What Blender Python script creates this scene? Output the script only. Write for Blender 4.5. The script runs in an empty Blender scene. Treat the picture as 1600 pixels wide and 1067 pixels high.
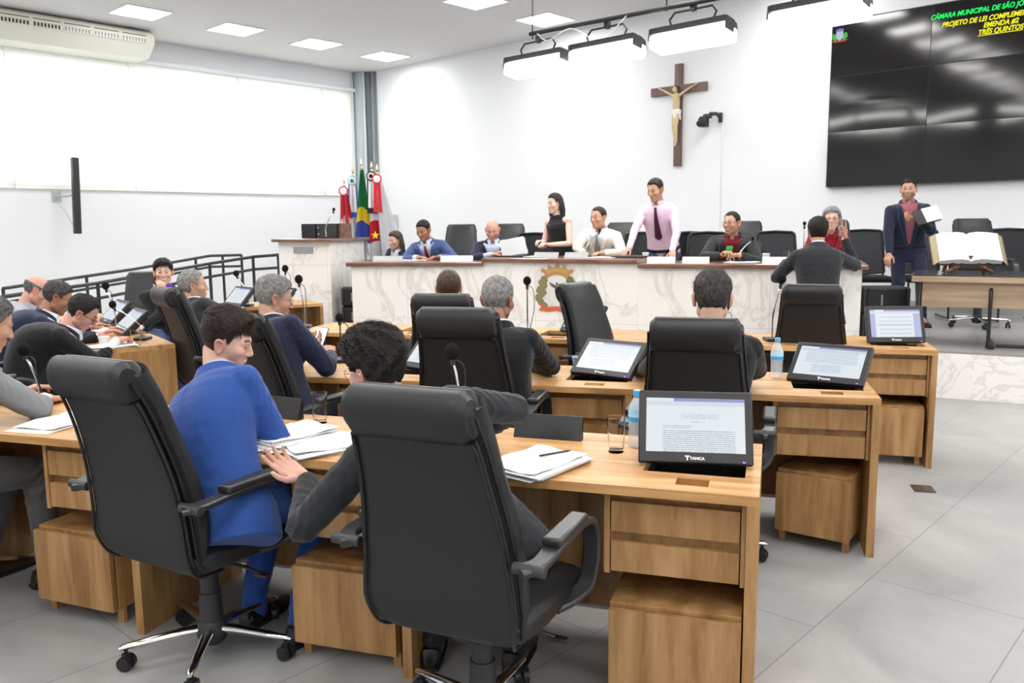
import bpy, bmesh, math, random
import numpy as np
from mathutils import Vector, Matrix, noise

# ---------------------------------------------------------------- camera, world, exposure
C = bpy.context.scene
COL = C.collection
CAM_H = 1.54
cam_d = bpy.data.cameras.new('camera'); cam = bpy.data.objects.new('camera', cam_d); COL.objects.link(cam)
cam_d.sensor_width = 36.0; cam_d.lens = 36.0 * 1300 / 1600
cam.location = (0, 0, CAM_H)
cam.rotation_euler = (Matrix.Rotation(math.radians(90 - 7.9), 3, 'X') @ Matrix.Rotation(math.radians(-0.6), 3, 'Z')).to_euler()
cam_d.dof.use_dof = True; cam_d.dof.focus_distance = 2.9; cam_d.dof.aperture_fstop = 9.0
C.camera = cam
C.view_settings.view_transform = 'Standard'; C.view_settings.look = 'None'
C.view_settings.exposure = 1.0; C.view_settings.gamma = 1.0; C.view_settings.use_curve_mapping = False
C.cycles.max_bounces = 8; C.cycles.diffuse_bounces = 5; C.cycles.sample_clamp_indirect = 6.0
C.cycles.use_denoising = True
try: C.cycles.denoiser = 'OPENIMAGEDENOISE'
except Exception: pass
world = bpy.data.worlds.new('daylight'); C.world = world; world.use_nodes = True
bgn = world.node_tree.nodes['Background']; bgn.inputs[0].default_value = (0.93, 0.97, 1.0, 1); bgn.inputs[1].default_value = 2.6
PANEL_POWER = 15.0      # emission of the ceiling panels
FLOOD_POWER = 9.0      # emission of the stage floodlights

R_ = math.radians
# room axes: a runs along the left wall to the back wall, b from right to left along the back wall
YAW = R_(47.3)
AX = Vector((math.cos(YAW), math.sin(YAW), 0)); BX = Vector((-math.sin(YAW), math.cos(YAW), 0))
UB, VL, HC, DZ = 11.297, 14.64, 4.75, 0.42     # back wall, left wall, ceiling, dais height
def rm(u, v, z=0.0): return AX * u + BX * v + Vector((0, 0, z))
M_ROOM = Matrix(((AX.x, BX.x, 0, 0), (AX.y, BX.y, 0, 0), (0, 0, 1, 0), (0, 0, 0, 1)))

# ---------------------------------------------------------------- materials
MATS = {}
def mat(name, col, rough=0.5, metal=0.0, spec=0.5, emit=0.0, coat=0.0, trans=0.0, alpha=1.0, sheen=0.0, ior=1.45):
    if name in MATS: return MATS[name]
    m = bpy.data.materials.new(name); m.use_nodes = True
    b = m.node_tree.nodes['Principled BSDF']
    b.inputs['Base Color'].default_value = (*col, 1); b.inputs['Roughness'].default_value = rough
    b.inputs['Metallic'].default_value = metal; b.inputs['Specular IOR Level'].default_value = spec
    b.inputs['Coat Weight'].default_value = coat; b.inputs['Transmission Weight'].default_value = trans
    b.inputs['Sheen Weight'].default_value = sheen; b.inputs['IOR'].default_value = ior
    b.inputs['Alpha'].default_value = alpha
    if emit: b.inputs['Emission Color'].default_value = (*col, 1); b.inputs['Emission Strength'].default_value = emit
    MATS[name] = m; return m
def nodes(m): return m.node_tree.nodes, m.node_tree.links, m.node_tree.nodes['Principled BSDF']
def N(ns, t, **kw):
    n = ns.new(t)
    for k, v in kw.items():
        if k in n.inputs: n.inputs[k].default_value = v
        else: setattr(n, k, v)
    return n
def ramp(ns, stops):
    r = ns.new('ShaderNodeValToRGB'); e = r.color_ramp.elements
    while len(e) < len(stops): e.new(0.5)
    for el, (p, c) in zip(e, stops): el.position = p; el.color = (*c, 1)
    return r
def coords(ns, ls, scale=(1, 1, 1), rot=(0, 0, 0), kind='Object'):
    t = ns.new('ShaderNodeTexCoord'); mp = ns.new('ShaderNodeMapping')
    mp.inputs['Scale'].default_value = scale; mp.inputs['Rotation'].default_value = rot
    ls.new(t.outputs[kind], mp.inputs[0]); return mp
def bumped(m, scale=200, strength=0.1, dist=0.001, detail=4, stretch=(1, 1, 1)):
    ns, ls, b = nodes(m); mp = coords(ns, ls, stretch)
    n = N(ns, 'ShaderNodeTexNoise', Scale=scale, Detail=detail); ls.new(mp.outputs[0], n.inputs['Vector'])
    bp = N(ns, 'ShaderNodeBump', Strength=strength, Distance=dist); ls.new(n.outputs[0], bp.inputs['Height'])
    ls.new(bp.outputs[0], b.inputs['Normal']); return m
def wood(name, stops, stretch, rough=0.42, coat=0.08):
    m = mat(name, stops[1][1], rough, coat=coat); ns, ls, b = nodes(m)
    mp = coords(ns, ls, stretch); info = ns.new('ShaderNodeObjectInfo')
    add = N(ns, 'ShaderNodeVectorMath', operation='ADD'); ls.new(mp.outputs[0], add.inputs[0])
    sc = N(ns, 'ShaderNodeVectorMath', operation='SCALE'); sc.inputs[3].default_value = 37.0
    cb = ns.new('ShaderNodeCombineXYZ'); [ls.new(info.outputs['Random'], cb.inputs[i]) for i in range(3)]
    ls.new(cb.outputs[0], sc.inputs[0]); ls.new(sc.outputs[0], add.inputs[1])
    n1 = N(ns, 'ShaderNodeTexNoise', Scale=1.6, Detail=5, Distortion=0.5); ls.new(add.outputs[0], n1.inputs['Vector'])
    n2 = N(ns, 'ShaderNodeTexNoise', Scale=9.0, Detail=4, Roughness=0.7); ls.new(add.outputs[0], n2.inputs['Vector'])
    mx = N(ns, 'ShaderNodeMath', operation='MULTIPLY_ADD'); mx.inputs[1].default_value = 0.35
    ls.new(n2.outputs[0], mx.inputs[0]); ls.new(n1.outputs[0], mx.inputs[2])
    r = ramp(ns, stops); ls.new(mx.outputs[0], r.inputs[0]); ls.new(r.outputs[0], b.inputs['Base Color'])
    return m
OAK = [(0.50, (0.25, 0.122, 0.040)), (0.66, (0.355, 0.190, 0.070)), (0.84, (0.45, 0.262, 0.112))]
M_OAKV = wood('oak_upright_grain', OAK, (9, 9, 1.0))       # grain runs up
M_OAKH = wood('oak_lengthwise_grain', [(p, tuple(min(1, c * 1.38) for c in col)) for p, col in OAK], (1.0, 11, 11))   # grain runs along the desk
M_OAKD = wood('oak_coarse_grain', OAK, (8, 8, 0.8))  # same oak colours, slightly coarser grain, for modesty and back panels
M_WALNUT = wood('walnut_edge', [(0.45, (0.10, 0.045, 0.028)), (0.65, (0.17, 0.085, 0.055)), (0.85, (0.23, 0.12, 0.085))], (1.2, 10, 10), 0.3, 0.3)
M_ASH = wood('greyed_oak', [(0.45, (0.27, 0.18, 0.11)), (0.65, (0.37, 0.265, 0.175)), (0.85, (0.45, 0.335, 0.23))], (0.8, 8, 14))
M_CROSS = wood('cross_wood', [(0.45, (0.075, 0.036, 0.03)), (0.65, (0.12, 0.065, 0.055)), (0.85, (0.16, 0.09, 0.08))], (6, 6, 1))
M_CARVED = bumped(mat('carved_dark_wood', (0.06, 0.022, 0.014), 0.4), 60, 0.6, 0.006)
M_LEATHER = bumped(mat('black_leather', (0.013, 0.0135, 0.015), 0.40, spec=0.5), 900, 0.35, 0.0006)
M_LEATHERB = bumped(mat('blue_black_leather', (0.016, 0.019, 0.028), 0.38, spec=0.5), 900, 0.3, 0.0006)
M_BACKSHELL = bumped(mat('black_vinyl_back', (0.016, 0.0165, 0.0175), 0.52, spec=0.45), 1200, 0.5, 0.0006)
M_PIPING = mat('black_piping', (0.008, 0.008, 0.009), 0.35)
M_PLASTIC = mat('black_plastic', (0.014, 0.014, 0.015), 0.38)
M_ARMP = mat('armrest_plastic', (0.022, 0.023, 0.025), 0.33, spec=0.6)
M_GREYPL = mat('dark_grey_plastic', (0.03, 0.031, 0.034), 0.45)
M_CHROME = mat('polished_chrome', (0.78, 0.77, 0.75), 0.12, 1.0)
M_STEEL = mat('brushed_steel', (0.42, 0.42, 0.43), 0.35, 1.0)
M_ALU = mat('aluminium_strip', (0.6, 0.6, 0.6), 0.4, 0.6)
M_MESH = bumped(mat('chair_mesh_fabric', (0.045, 0.048, 0.055), 0.8), 800, 0.5, 0.001)
M_DARKVOID = mat('recess_black', (0.006, 0.006, 0.006), 0.6)
M_GLOSSBLACK = mat('gloss_black', (0.006, 0.006, 0.007), 0.38)
M_PAPER = mat('white_paper', (0.82, 0.83, 0.84), 0.7)
M_FOAM = bumped(mat('microphone_foam', (0.008, 0.008, 0.009), 0.95, spec=0.2), 500, 0.8, 0.002)
M_GLASS = mat('clear_glass', (1, 1, 1), 0.02, trans=1.0, ior=1.2)
M_WATER = mat('bottle_plastic', (.80, .88, .95), 0.08, alpha=.34, spec=.8)
M_LABEL = mat('blue_bottle_label', (0.05, 0.36, 0.72), 0.4)
M_LABELW = mat('pale_bottle_label', (0.45, 0.72, 0.88), 0.4)
M_CAP = mat('blue_bottle_cap', (0.10, 0.42, 0.78), 0.4)
M_WHITEPL = mat('white_plastic', (0.78, 0.78, 0.76), 0.4)
M_CREAMPL = mat('cream_plastic', (0.74, 0.74, 0.66), 0.4)
M_GREY = mat('grey_paint', (0.42, 0.44, 0.46), 0.5)
M_RAIL = mat('dark_rail_paint', (0.018, 0.022, 0.022), 0.4)
M_SHOE = mat('black_shoe_leather', (0.010, 0.009, 0.009), 0.25, spec=0.6)
M_BSHOE = mat('brown_shoe_leather', (0.035, 0.018, 0.010), 0.3)
M_BLACKCL = mat('black_cloth', (0.012, 0.012, 0.014), 0.85)

def wall_mat(name, col):
    m = mat(name, col, 0.75, spec=0.25); return bumped(m, 60, 0.05, 0.002)
M_WALL = wall_mat('white_wall_paint', (0.72, 0.735, 0.76))
M_CEIL = wall_mat('ceiling_paint', (0.64, 0.63, 0.635))
def floor_mat():
    m = mat('grey_floor_tile', (0.3, 0.3, 0.3), 0.33, spec=0.45); ns, ls, b = nodes(m)
    mp = coords(ns, ls, (1, 1, 1), (0, 0, -YAW))
    n1 = N(ns, 'ShaderNodeTexNoise', Scale=1.3, Detail=9, Roughness=0.62, Distortion=0.6); ls.new(mp.outputs[0], n1.inputs['Vector'])
    r = ramp(ns, [(0.34, (0.27, 0.27, 0.268)), (0.5, (0.335, 0.335, 0.33)), (0.66, (0.40, 0.398, 0.39))]); ls.new(n1.outputs[0], r.inputs[0])
    br = N(ns, 'ShaderNodeTexBrick', Scale=1.0); br.offset = 0.5
    br.inputs['Color1'].default_value = (1, 1, 1, 1); br.inputs['Color2'].default_value = (0.95, 0.95, 0.95, 1)
    br.inputs['Mortar'].default_value = (0.62, 0.62, 0.62, 1); br.inputs['Mortar Size'].default_value = 0.003
    br.inputs['Brick Width'].default_value = 1.2; br.inputs['Row Height'].default_value = 0.6
    ls.new(mp.outputs[0], br.inputs['Vector'])
    mx = N(ns, 'ShaderNodeMix', data_type='RGBA', blend_type='MULTIPLY'); mx.inputs[0].default_value = 1
    ls.new(r.outputs[0], mx.inputs[6]); ls.new(br.outputs[0], mx.inputs[7]); ls.new(mx.outputs[2], b.inputs['Base Color'])
    rr = N(ns, 'ShaderNodeMapRange'); rr.inputs[3].default_value = 0.25; rr.inputs[4].default_value = 0.45
    ls.new(n1.outputs[0], rr.inputs[0]); ls.new(rr.outputs[0], b.inputs['Roughness']); return m
M_FLOOR = floor_mat()
def marble_mat():
    m = mat('white_marble', (0.8, 0.79, 0.77), 0.25, spec=0.5); ns, ls, b = nodes(m)
    mp = coords(ns, ls, (1, 1, 1), (0.3, 0.5, 0.4))
    w = N(ns, 'ShaderNodeTexNoise', Scale=1.1, Detail=8, Roughness=0.6, Distortion=1.6); ls.new(mp.outputs[0], w.inputs['Vector'])
    r = ramp(ns, [(0.0, (0.84, 0.82, 0.785)), (0.47, (0.85, 0.835, 0.805)), (0.5, (0.70, 0.675, 0.64)), (0.53, (0.84, 0.825, 0.795)), (1, (0.87, 0.86, 0.84))])
    ls.new(w.outputs[0], r.inputs[0])
    mp2 = coords(ns, ls); sx = ns.new('ShaderNodeSeparateXYZ'); ls.new(mp2.outputs[0], sx.inputs[0])
    out = r.outputs[0]
    for ax, per in ((0, 0.62), (2, 0.56)):
        mo = N(ns, 'ShaderNodeMath', operation='PINGPONG'); mo.inputs[1].default_value = per / 2; ls.new(sx.outputs[ax], mo.inputs[0])
        lt = N(ns, 'ShaderNodeMath', operation='LESS_THAN'); lt.inputs[1].default_value = 0.0022; ls.new(mo.outputs[0], lt.inputs[0])
        mx = N(ns, 'ShaderNodeMix', data_type='RGBA'); ls.new(lt.outputs[0], mx.inputs[0]); ls.new(out, mx.inputs[6])
        mx.inputs[7].default_value = (0.62, 0.60, 0.57, 1); out = mx.outputs[2]
    ls.new(out, b.inputs['Base Color']); return m
M_MARBLE = marble_mat()
def blind_mat():
    m = bpy.data.materials.new('translucent_blind_fabric'); m.use_nodes = True; ns, ls = m.node_tree.nodes, m.node_tree.links
    ns.clear(); o = ns.new('ShaderNodeOutputMaterial'); d = ns.new('ShaderNodeBsdfDiffuse'); t = ns.new('ShaderNodeBsdfTranslucent'); mx = ns.new('ShaderNodeMixShader')
    d.inputs[0].default_value = (0.86, 0.87, 0.82, 1); t.inputs[0].default_value = (0.80, 0.82, 0.74, 1); mx.inputs[0].default_value = 0.28
    ls.new(d.outputs[0], mx.inputs[1]); ls.new(t.outputs[0], mx.inputs[2]); ls.new(mx.outputs[0], o.inputs[0]); return m
M_BLIND = blind_mat()
def emit_mat(name, col, s):
    m = bpy.data.materials.new(name); m.use_nodes = True; ns, ls = m.node_tree.nodes, m.node_tree.links; ns.clear()
    o = ns.new('ShaderNodeOutputMaterial'); e = ns.new('ShaderNodeEmission'); e.inputs[0].default_value = (*col, 1); e.inputs[1].default_value = s
    ls.new(e.outputs[0], o.inputs[0]); return m
M_PANEL = emit_mat('ceiling_panel_light', (1, 0.985, 0.96), PANEL_POWER)
M_FLOOD = emit_mat('floodlight_tubes', (1, 0.99, 0.93), FLOOD_POWER)
def cloth(name, col, rough=0.85, weave=1500, sheen=0.15):
    m = mat(name, col, rough, spec=0.2, sheen=sheen)
    return bumped(m, weave, 0.25, 0.0005)
_skins = {}
def skin_mat():
    if 's' in _skins: return _skins['s']
    m = mat('skin', (0.6, 0.38, 0.3), 0.5, spec=0.35); ns, ls, b = nodes(m)
    a = ns.new('ShaderNodeAttribute'); a.attribute_name = 'tint'
    ls.new(a.outputs['Color'], b.inputs['Base Color'])
    b.inputs['Subsurface Weight'].default_value = 0.08; b.inputs['Subsurface Radius'].default_value = (0.012, 0.005, 0.003)
    b.inputs['Subsurface Scale'].default_value = 0.6
    _skins['s'] = m; return m
M_SKIN = skin_mat()
def hair_mat(name, col, col2=None, rough=0.42):
    if name in MATS: return MATS[name]
    m = mat(name, col, rough, spec=0.28); ns, ls, b = nodes(m)
    mp = coords(ns, ls, (1, 1, 1)); n = N(ns, 'ShaderNodeTexNoise', Scale=55, Detail=6, Roughness=0.8); ls.new(mp.outputs[0], n.inputs['Vector'])
    r = ramp(ns, [(0.35, col), (0.68, col2 or tuple(min(1, c * 2.2) for c in col))]); ls.new(n.outputs[0], r.inputs[0]); ls.new(r.outputs[0], b.inputs['Base Color'])
    return m
M_HBLACK = hair_mat('black_hair', (0.006, 0.005, 0.005), (0.028, 0.022, 0.02))
M_HDARK = hair_mat('dark_brown_hair', (0.010, 0.007, 0.006), (0.05, 0.034, 0.026))
M_HBROWN = hair_mat('brown_hair', (0.03, 0.018, 0.012), (0.11, 0.07, 0.045))
M_HGREY = hair_mat('grey_hair', (0.10, 0.095, 0.09), (0.42, 0.41, 0.40), 0.6)
M_HSALT = hair_mat('salt_and_pepper_hair', (0.035, 0.032, 0.03), (0.22, 0.21, 0.20), 0.55)
M_HDSALT = hair_mat('greying_dark_hair', (0.012, 0.010, 0.010), (0.11, 0.10, 0.095), 0.5)

# ---------------------------------------------------------------- object helpers
def tag(o, label=None, cat=None, group=None, kind=None):
    if label: o['label'] = label
    if cat: o['category'] = cat
    if group: o['group'] = group
    if kind: o['kind'] = kind
    return o
def thing(name, label, cat, loc=(0, 0, 0), rz=0.0, group=None):
    o = bpy.data.objects.new(name, None); COL.objects.link(o); o.location = loc; o.rotation_euler = (0, 0, rz)
    o.empty_display_size = 0.1; return tag(o, label, cat, group)
def obj(name, bm, m, parent=None, smooth=True, bevel=0.0, loc=None, rot=None, segs=2, angle=35):
    me = bpy.data.meshes.new(name); bmesh.ops.recalc_face_normals(bm, faces=bm.faces) if bm.faces else None
    bm.to_mesh(me); bm.free()
    for mm in (m if isinstance(m, (list, tuple)) else [m]): me.materials.append(mm)
    o = bpy.data.objects.new(name, me); COL.objects.link(o); o.parent = parent
    if loc is not None: o.location = loc
    if rot is not None: o.rotation_euler = rot
    if smooth:
        me.polygons.foreach_set('use_smooth', [True] * len(me.polygons))
        try: me.set_sharp_from_angle(angle=R_(angle))
        except Exception: pass
    if bevel:
        b = o.modifiers.new('bevel', 'BEVEL'); b.width = bevel; b.segments = segs; b.limit_method = 'ANGLE'; b.angle_limit = R_(40)
    return o
def copy_tree(o, parent=None):
    c = o.copy(); COL.objects.link(c); c.parent = parent
    for ch in list(o.children): copy_tree(ch, c)
    return c
def BM(): return bmesh.new()
def box(bm, c, s, M=None, mi=0):
    c = Vector(c); vs = []
    for x in (-.5, .5):
        for y in (-.5, .5):
            for z in (-.5, .5):
                v = c + Vector((x * s[0], y * s[1], z * s[2])); vs.append(bm.verts.new(M @ v if M is not None else v))
    for f in ((0, 1, 3, 2), (4, 6, 7, 5), (0, 4, 5, 1), (2, 3, 7, 6), (0, 2, 6, 4), (1, 5, 7, 3)):
        bm.faces.new([vs[i] for i in f]).material_index = mi
    return vs
def frame_of(d):
    d = Vector(d).normalized(); up = Vector((0, 0, 1)) if abs(d.z) < 0.95 else Vector((1, 0, 0))
    a = d.cross(up).normalized(); return d, a, a.cross(d).normalized()
def loft(bm, rings, close_u=True, cap=True, mi=0):
    vv = [[bm.verts.new(p) for p in r] for r in rings]; n = len(vv[0])
    for i in range(len(vv) - 1):
        for j in range(n if close_u else n - 1):
            k = (j + 1) % n
            bm.faces.new((vv[i][j], vv[i][k], vv[i + 1][k], vv[i + 1][j])).material_index = mi
    if cap and close_u:
        bm.faces.new(list(reversed(vv[0]))).material_index = mi; bm.faces.new(vv[-1]).material_index = mi
    return vv
def tube(bm, pts, r, seg=10, mi=0, cap=True):
    pts = [Vector(p) for p in pts]; rs = r if isinstance(r, (list, tuple)) else [r] * len(pts); rings = []
    d0, a, b = frame_of(pts[1] - pts[0])
    for i, p in enumerate(pts):
        d = (pts[min(i + 1, len(pts) - 1)] - pts[max(i - 1, 0)]).normalized()
        a = (a - d * a.dot(d)).normalized(); b = d.cross(a)
        rings.append([p + (a * math.cos(t) + b * math.sin(t)) * rs[i] for t in [2 * math.pi * k / seg for k in range(seg)]])
    loft(bm, rings, True, cap, mi)
def cyl(bm, p0, p1, r0, r1=None, seg=20, mi=0): tube(bm, [p0, p1], [r0, r0 if r1 is None else r1], seg, mi)
def lathe(bm, prof, c=(0, 0, 0), seg=24, mi=0, cap=True):
    c = Vector(c)
    loft(bm, [[c + Vector((r * math.cos(t), r * math.sin(t), z)) for t in [2 * math.pi * k / seg for k in range(seg)]] for r, z in prof], True, cap, mi)
def ball(bm, c, r, seg=14, sc=(1, 1, 1), mi=0):
    c = Vector(c); rings = []
    for i in range(1, seg):
        ph = math.pi * i / seg; rings.append([c + Vector((sc[0] * r * math.sin(ph) * math.cos(t), sc[1] * r * math.sin(ph) * math.sin(t), -sc[2] * r * math.cos(ph))) for t in [2 * math.pi * k / (seg + 4) for k in range(seg + 4)]])
    loft(bm, rings, True, True, mi)
def prism(bm, poly, z0, z1, M=None, mi=0):
    lo = [Vector((x, y, z0)) for x, y in poly]; hi = [Vector((x, y, z1)) for x, y in poly]
    if M is not None: lo = [M @ v for v in lo]; hi = [M @ v for v in hi]
    a = [bm.verts.new(v) for v in lo]; b = [bm.verts.new(v) for v in hi]; n = len(a)
    bm.faces.new(list(reversed(a))).material_index = mi; bm.faces.new(b).material_index = mi
    for i in range(n): bm.faces.new((a[i], a[(i + 1) % n], b[(i + 1) % n], b[i])).material_index = mi
def spline(pts, n=6):
    P = [Vector(p) for p in pts]; P = [P[0] * 2 - P[1]] + P + [P[-1] * 2 - P[-2]]; out = []
    for i in range(1, len(P) - 2):
        for k in range(n):
            t = k / n; a, b, c, d = P[i - 1:i + 3]
            out.append(0.5 * ((2 * b) + (c - a) * t + (2 * a - 5 * b + 4 * c - d) * t * t + (3 * b - a - 3 * c + d) * t ** 3))
    out.append(P[-2]); return out
def text(name, s, size, m, parent, M, align='CENTER', ext=0.001, bold=0.0, shear=0.0, sx=1.0):
    cu = bpy.data.curves.new(name, 'FONT'); cu.body = s; cu.size = size; cu.align_x = align; cu.extrude = ext; cu.offset = bold; cu.shear = shear
    tmp = bpy.data.objects.new('tmp', cu); COL.objects.link(tmp); dg = bpy.context.evaluated_depsgraph_get(); me = bpy.data.meshes.new_from_object(tmp.evaluated_get(dg))
    bpy.data.objects.remove(tmp); me.materials.clear(); me.materials.append(m); o = bpy.data.objects.new(name, me); COL.objects.link(o); o.parent = parent
    me.transform(M @ Matrix.Diagonal((sx, 1, 1, 1))); return o
def basis(o, x, y, z):
    x, y, z = Vector(x), Vector(y), Vector(z)
    return Matrix(((x.x, y.x, z.x, o[0]), (x.y, y.y, z.y, o[1]), (x.z, y.z, z.z, o[2]), (0, 0, 0, 1)))
# ---------------------------------------------------------------- the room shell
def slab(name, corners_uv, z0, z1, m, inv=False):
    bm = BM(); prism(bm, [(p.x, p.y) for p in (rm(u, v) for u, v in corners_uv)], z0, z1)
    return tag(obj(name, bm, m, smooth=False), kind='structure')
UR, VR = -7.0, -4.5
slab('floor', [(UR, VR), (UB, VR), (UB, VL), (UR, VL)], -0.1, 0, M_FLOOR)
slab('ceiling', [(UR, VR), (UB, VR), (UB, VL), (UR, VL)], HC, HC + 0.1, M_CEIL)
slab('wall_back', [(UB, VR), (UB + 0.15, VR), (UB + 0.15, VL), (UB, VL)], 0, HC, M_WALL)
slab('wall_rear', [(UR - 0.15, VR), (UR, VR), (UR, VL), (UR - 0.15, VL)], 0, HC, M_WALL)
slab('wall_right', [(UR, VR - 0.15), (UB, VR - 0.15), (UB, VR), (UR, VR)], 0, HC, M_WALL)
WU0, WU1, WZ0, WZ1 = 2.75, 10.85, 2.32, 4.28
bm = BM()
for z0, z1, u0, u1 in ((0, WZ0, UR, UB), (WZ1, HC, UR, UB), (WZ0, WZ1, UR, WU0), (WZ0, WZ1, WU1, UB)):
    box(bm, ((u0 + u1) / 2, VL + 0.075, (z0 + z1) / 2), (u1 - u0, 0.15, z1 - z0), M_ROOM)
tag(obj('wall_left', bm, M_WALL, smooth=False), kind='structure')
seams = [2.7, 4.45, 6.33, 8.35, 10.2, 10.98]
for i in range(len(seams) - 1):           # window frames behind the blinds
    u0, u1 = max(seams[i], WU0), min(seams[i + 1], WU1)
    bm = BM()
    for c, s in (((u0 + u1) / 2, WZ0 + .03), ((u0 + u1) / 2, WZ1 - .03)): box(bm, (c, VL + .08, s), (u1 - u0, .06, .06), M_ROOM)
    for uu in (u0 + .02, u1 - .02): box(bm, (uu, VL + .08, (WZ0 + WZ1) / 2), (.04, .06, WZ1 - WZ0 - .12), M_ROOM)
    w = tag(obj('window_%d' % (i + 1), bm, M_WHITEPL, smooth=False), kind='structure')
# ceiling return strip above the windows and cornice joints
bm = BM(); box(bm, ((WU0 + 11.05) / 2, VL - .05, 4.385), (11.05 - WU0, .09, .075), M_ROOM)
tag(obj('trim_1', bm, mat('blind_cassette', (.70, .74, .78), .4), bevel=.01), kind='structure')
names = ['next to the wall speaker bar, under the air conditioner', 'wide, in the middle of the window wall', 'second from the corner column', 'narrow, beside the corner column']
for i in range(len(seams) - 1):
    u0, u1 = seams[i] + .012, seams[i + 1] - .012
    k = i - 1
    t = thing('roller_blind', 'cream translucent roller blind, ' + (names[k] if k >= 0 else 'behind the air conditioner, at the edge of the photo'), 'window blind', rm((u0 + u1) / 2, VL - .03, 2.2), YAW, 'cream roller blinds')
    bm = BM(); n = 14
    vv = [[bm.verts.new(((u0 - u1) / 2 + (u1 - u0) * x / n, .006 * math.sin(x * 1.3 + i) * (1 - z / 10), 2.15 * z / 10 + .02)) for x in range(n + 1)] for z in range(11)]
    for z in range(10):
        for x in range(n): bm.faces.new((vv[z][x], vv[z][x + 1], vv[z + 1][x + 1], vv[z + 1][x]))
    obj('blind_fabric', bm, M_BLIND, t)
    bm = BM(); box(bm, (0, 0, .012), (u1 - u0, .02, .024)); obj('bottom_rail', bm, M_WHITEPL, t, bevel=.004)
    if k >= 0:
        bm = BM(); tube(bm, [((u0 - u1) / 2 - .012, -.03, z) for z in (2.1, 1.2, .45, .12)], .004, 6); obj('pull_chain', bm, M_GREY, t)
# corner column (steel profile) with cable ducts
bm = BM()
box(bm, (UB - .14, VL - .12, HC / 2), (.28, .24, HC), M_ROOM)
tag(obj('column', bm, mat('column_grey', (.42, .46, .49), .5), smooth=False, bevel=.01), kind='structure')
bm = BM(); box(bm, (UB - .10, VL - .27, HC / 2), (.09, .06, HC), M_ROOM); box(bm, (UB - .04, VL - .42, HC / 2), (.05, .05, HC), M_ROOM)
tag(obj('trim_2', bm, mat('duct_dark', (.16, .19, .21), .5), smooth=False), kind='structure')
bm = BM(); box(bm, (UB - .2, VL - .26, HC / 2), (.03, .04, HC), M_ROOM); box(bm, (UB - .33, VL - .03, HC / 2), (.03, .05, HC), M_ROOM); box(bm, (UB - .02, VL - .36, HC / 2), (.03, .05, HC), M_ROOM)
tag(obj('trim_3', bm, mat('duct_light', (.66, .69, .70), .5), smooth=False), kind='structure')
# thin vertical cable duct under the camera on the back wall
bm = BM(); box(bm, (UB - .006, 6.19, 1.7), (.012, .018, 2.6), M_ROOM); tag(obj('trim_4', bm, mat('wall_duct', (.62, .66, .68), .6), smooth=False), kind='structure')

# ceiling light panels
P0 = None
def panel(u, v, lab):
    global P0
    if P0 is None:
        P0 = thing('ceiling_light', lab, 'ceiling light', rm(u, v, HC), YAW, 'square ceiling light panels')
        bm = BM()
        for x, y, sx, sy in ((0, .335, .70, .03), (0, -.335, .70, .03), (.335, 0, .03, .64), (-.335, 0, .03, .64)): box(bm, (x, y, -.008), (sx, sy, .016))
        obj('frame', bm, M_WHITEPL, P0, smooth=False)
        bm = BM(); box(bm, (0, 0, -.005), (.64, .64, .008)); obj('diffuser', bm, M_PANEL, P0, smooth=False)
        return P0
    t = copy_tree(P0); t.location = rm(u, v, HC); t['label'] = lab; return t
seen = {(0, 0): 'square ceiling light nearest the corner column', (0, 1): 'square ceiling light in the window-side row, second from the corner column', (0, 2): 'square ceiling light in the window-side row, third from the corner column',
        (0, 3): 'square ceiling light beside the air conditioner, cut by the top of the photo', (1, 0): 'square ceiling light above the floodlight rail', (1, 1): 'square ceiling light at the top edge, between the window row and the floodlights'}
for r, v in enumerate((12.8, 8.83, 4.8, 0.8, -3.0)):
    for c in range(11):
        u = 10.42 - 1.54 * c
        if u < UR + .5 or (r, c) == (0, 4): continue
        panel(u, v, seen.get((r, c), 'square ceiling light out of the picture'))

# dais: marble-faced platform
TB = [Vector((-1.75, 9.13, 0)), Vector((-.3, 8.95, 0)), Vector((1.24, 8.15, 0)), Vector((3.15, 7.48, 0))]   # line of the table front
def inset(p, d=.03): return (p.x + .33 * d, p.y + .94 * d)
far = [rm(UB, -1.5), rm(UB, VL)]
DP = [(-3.4, 12.0), (-2.71, 9.76), (-2.05, 9.46), inset(TB[0]), inset(TB[1]), inset(TB[2]), inset(TB[3]), (3.74, 7.20), (4.34, 6.90), (7.0, 5.5)]
poly = DP + [(rm(UB - .002, 1.0).x, rm(UB, 1.0).y), (rm(UB - .002, VL - .3).x, rm(UB - .002, VL - .3).y), (rm(UB - 3.0, VL - .3).x, rm(UB - 3.0, VL - .3).y)]
bm = BM(); prism(bm, poly, 0.0, DZ - .02); tag(obj('dais', bm, M_MARBLE, smooth=False), kind='structure')
bm = BM(); prism(bm, poly, DZ - .02, DZ); tag(obj('floor_dais', bm, bumped(mat('dais_floor', (.30, .29, .28), .35), 3, .02, .01), smooth=False), kind='structure')
bm = BM(); box(bm, (UB - .012, 5.5, DZ + .06), (.02, 15.0, .12), M_ROOM); tag(obj('baseboard_back', bm, mat('grey_stone', (.38, .37, .36), .4), smooth=False), kind='structure')
# brown floor outlet cover
t = thing('floor_outlet_box', 'brown square outlet cover set in the grey floor right of the desks', 'floor outlet', (2.38, 4.67, 0), -.25)
bm = BM(); box(bm, (0, 0, .003), (.115, .13, .006)); obj('cover_plate', bm, mat('brown_metal', (.12, .075, .05), .5, .4), t, bevel=.002)
bm = BM(); box(bm, (-.025, 0, .007), (.05, .11, .003)); obj('lid', bm, mat('brown_metal_dark', (.07, .045, .035), .5, .3), t)

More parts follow.
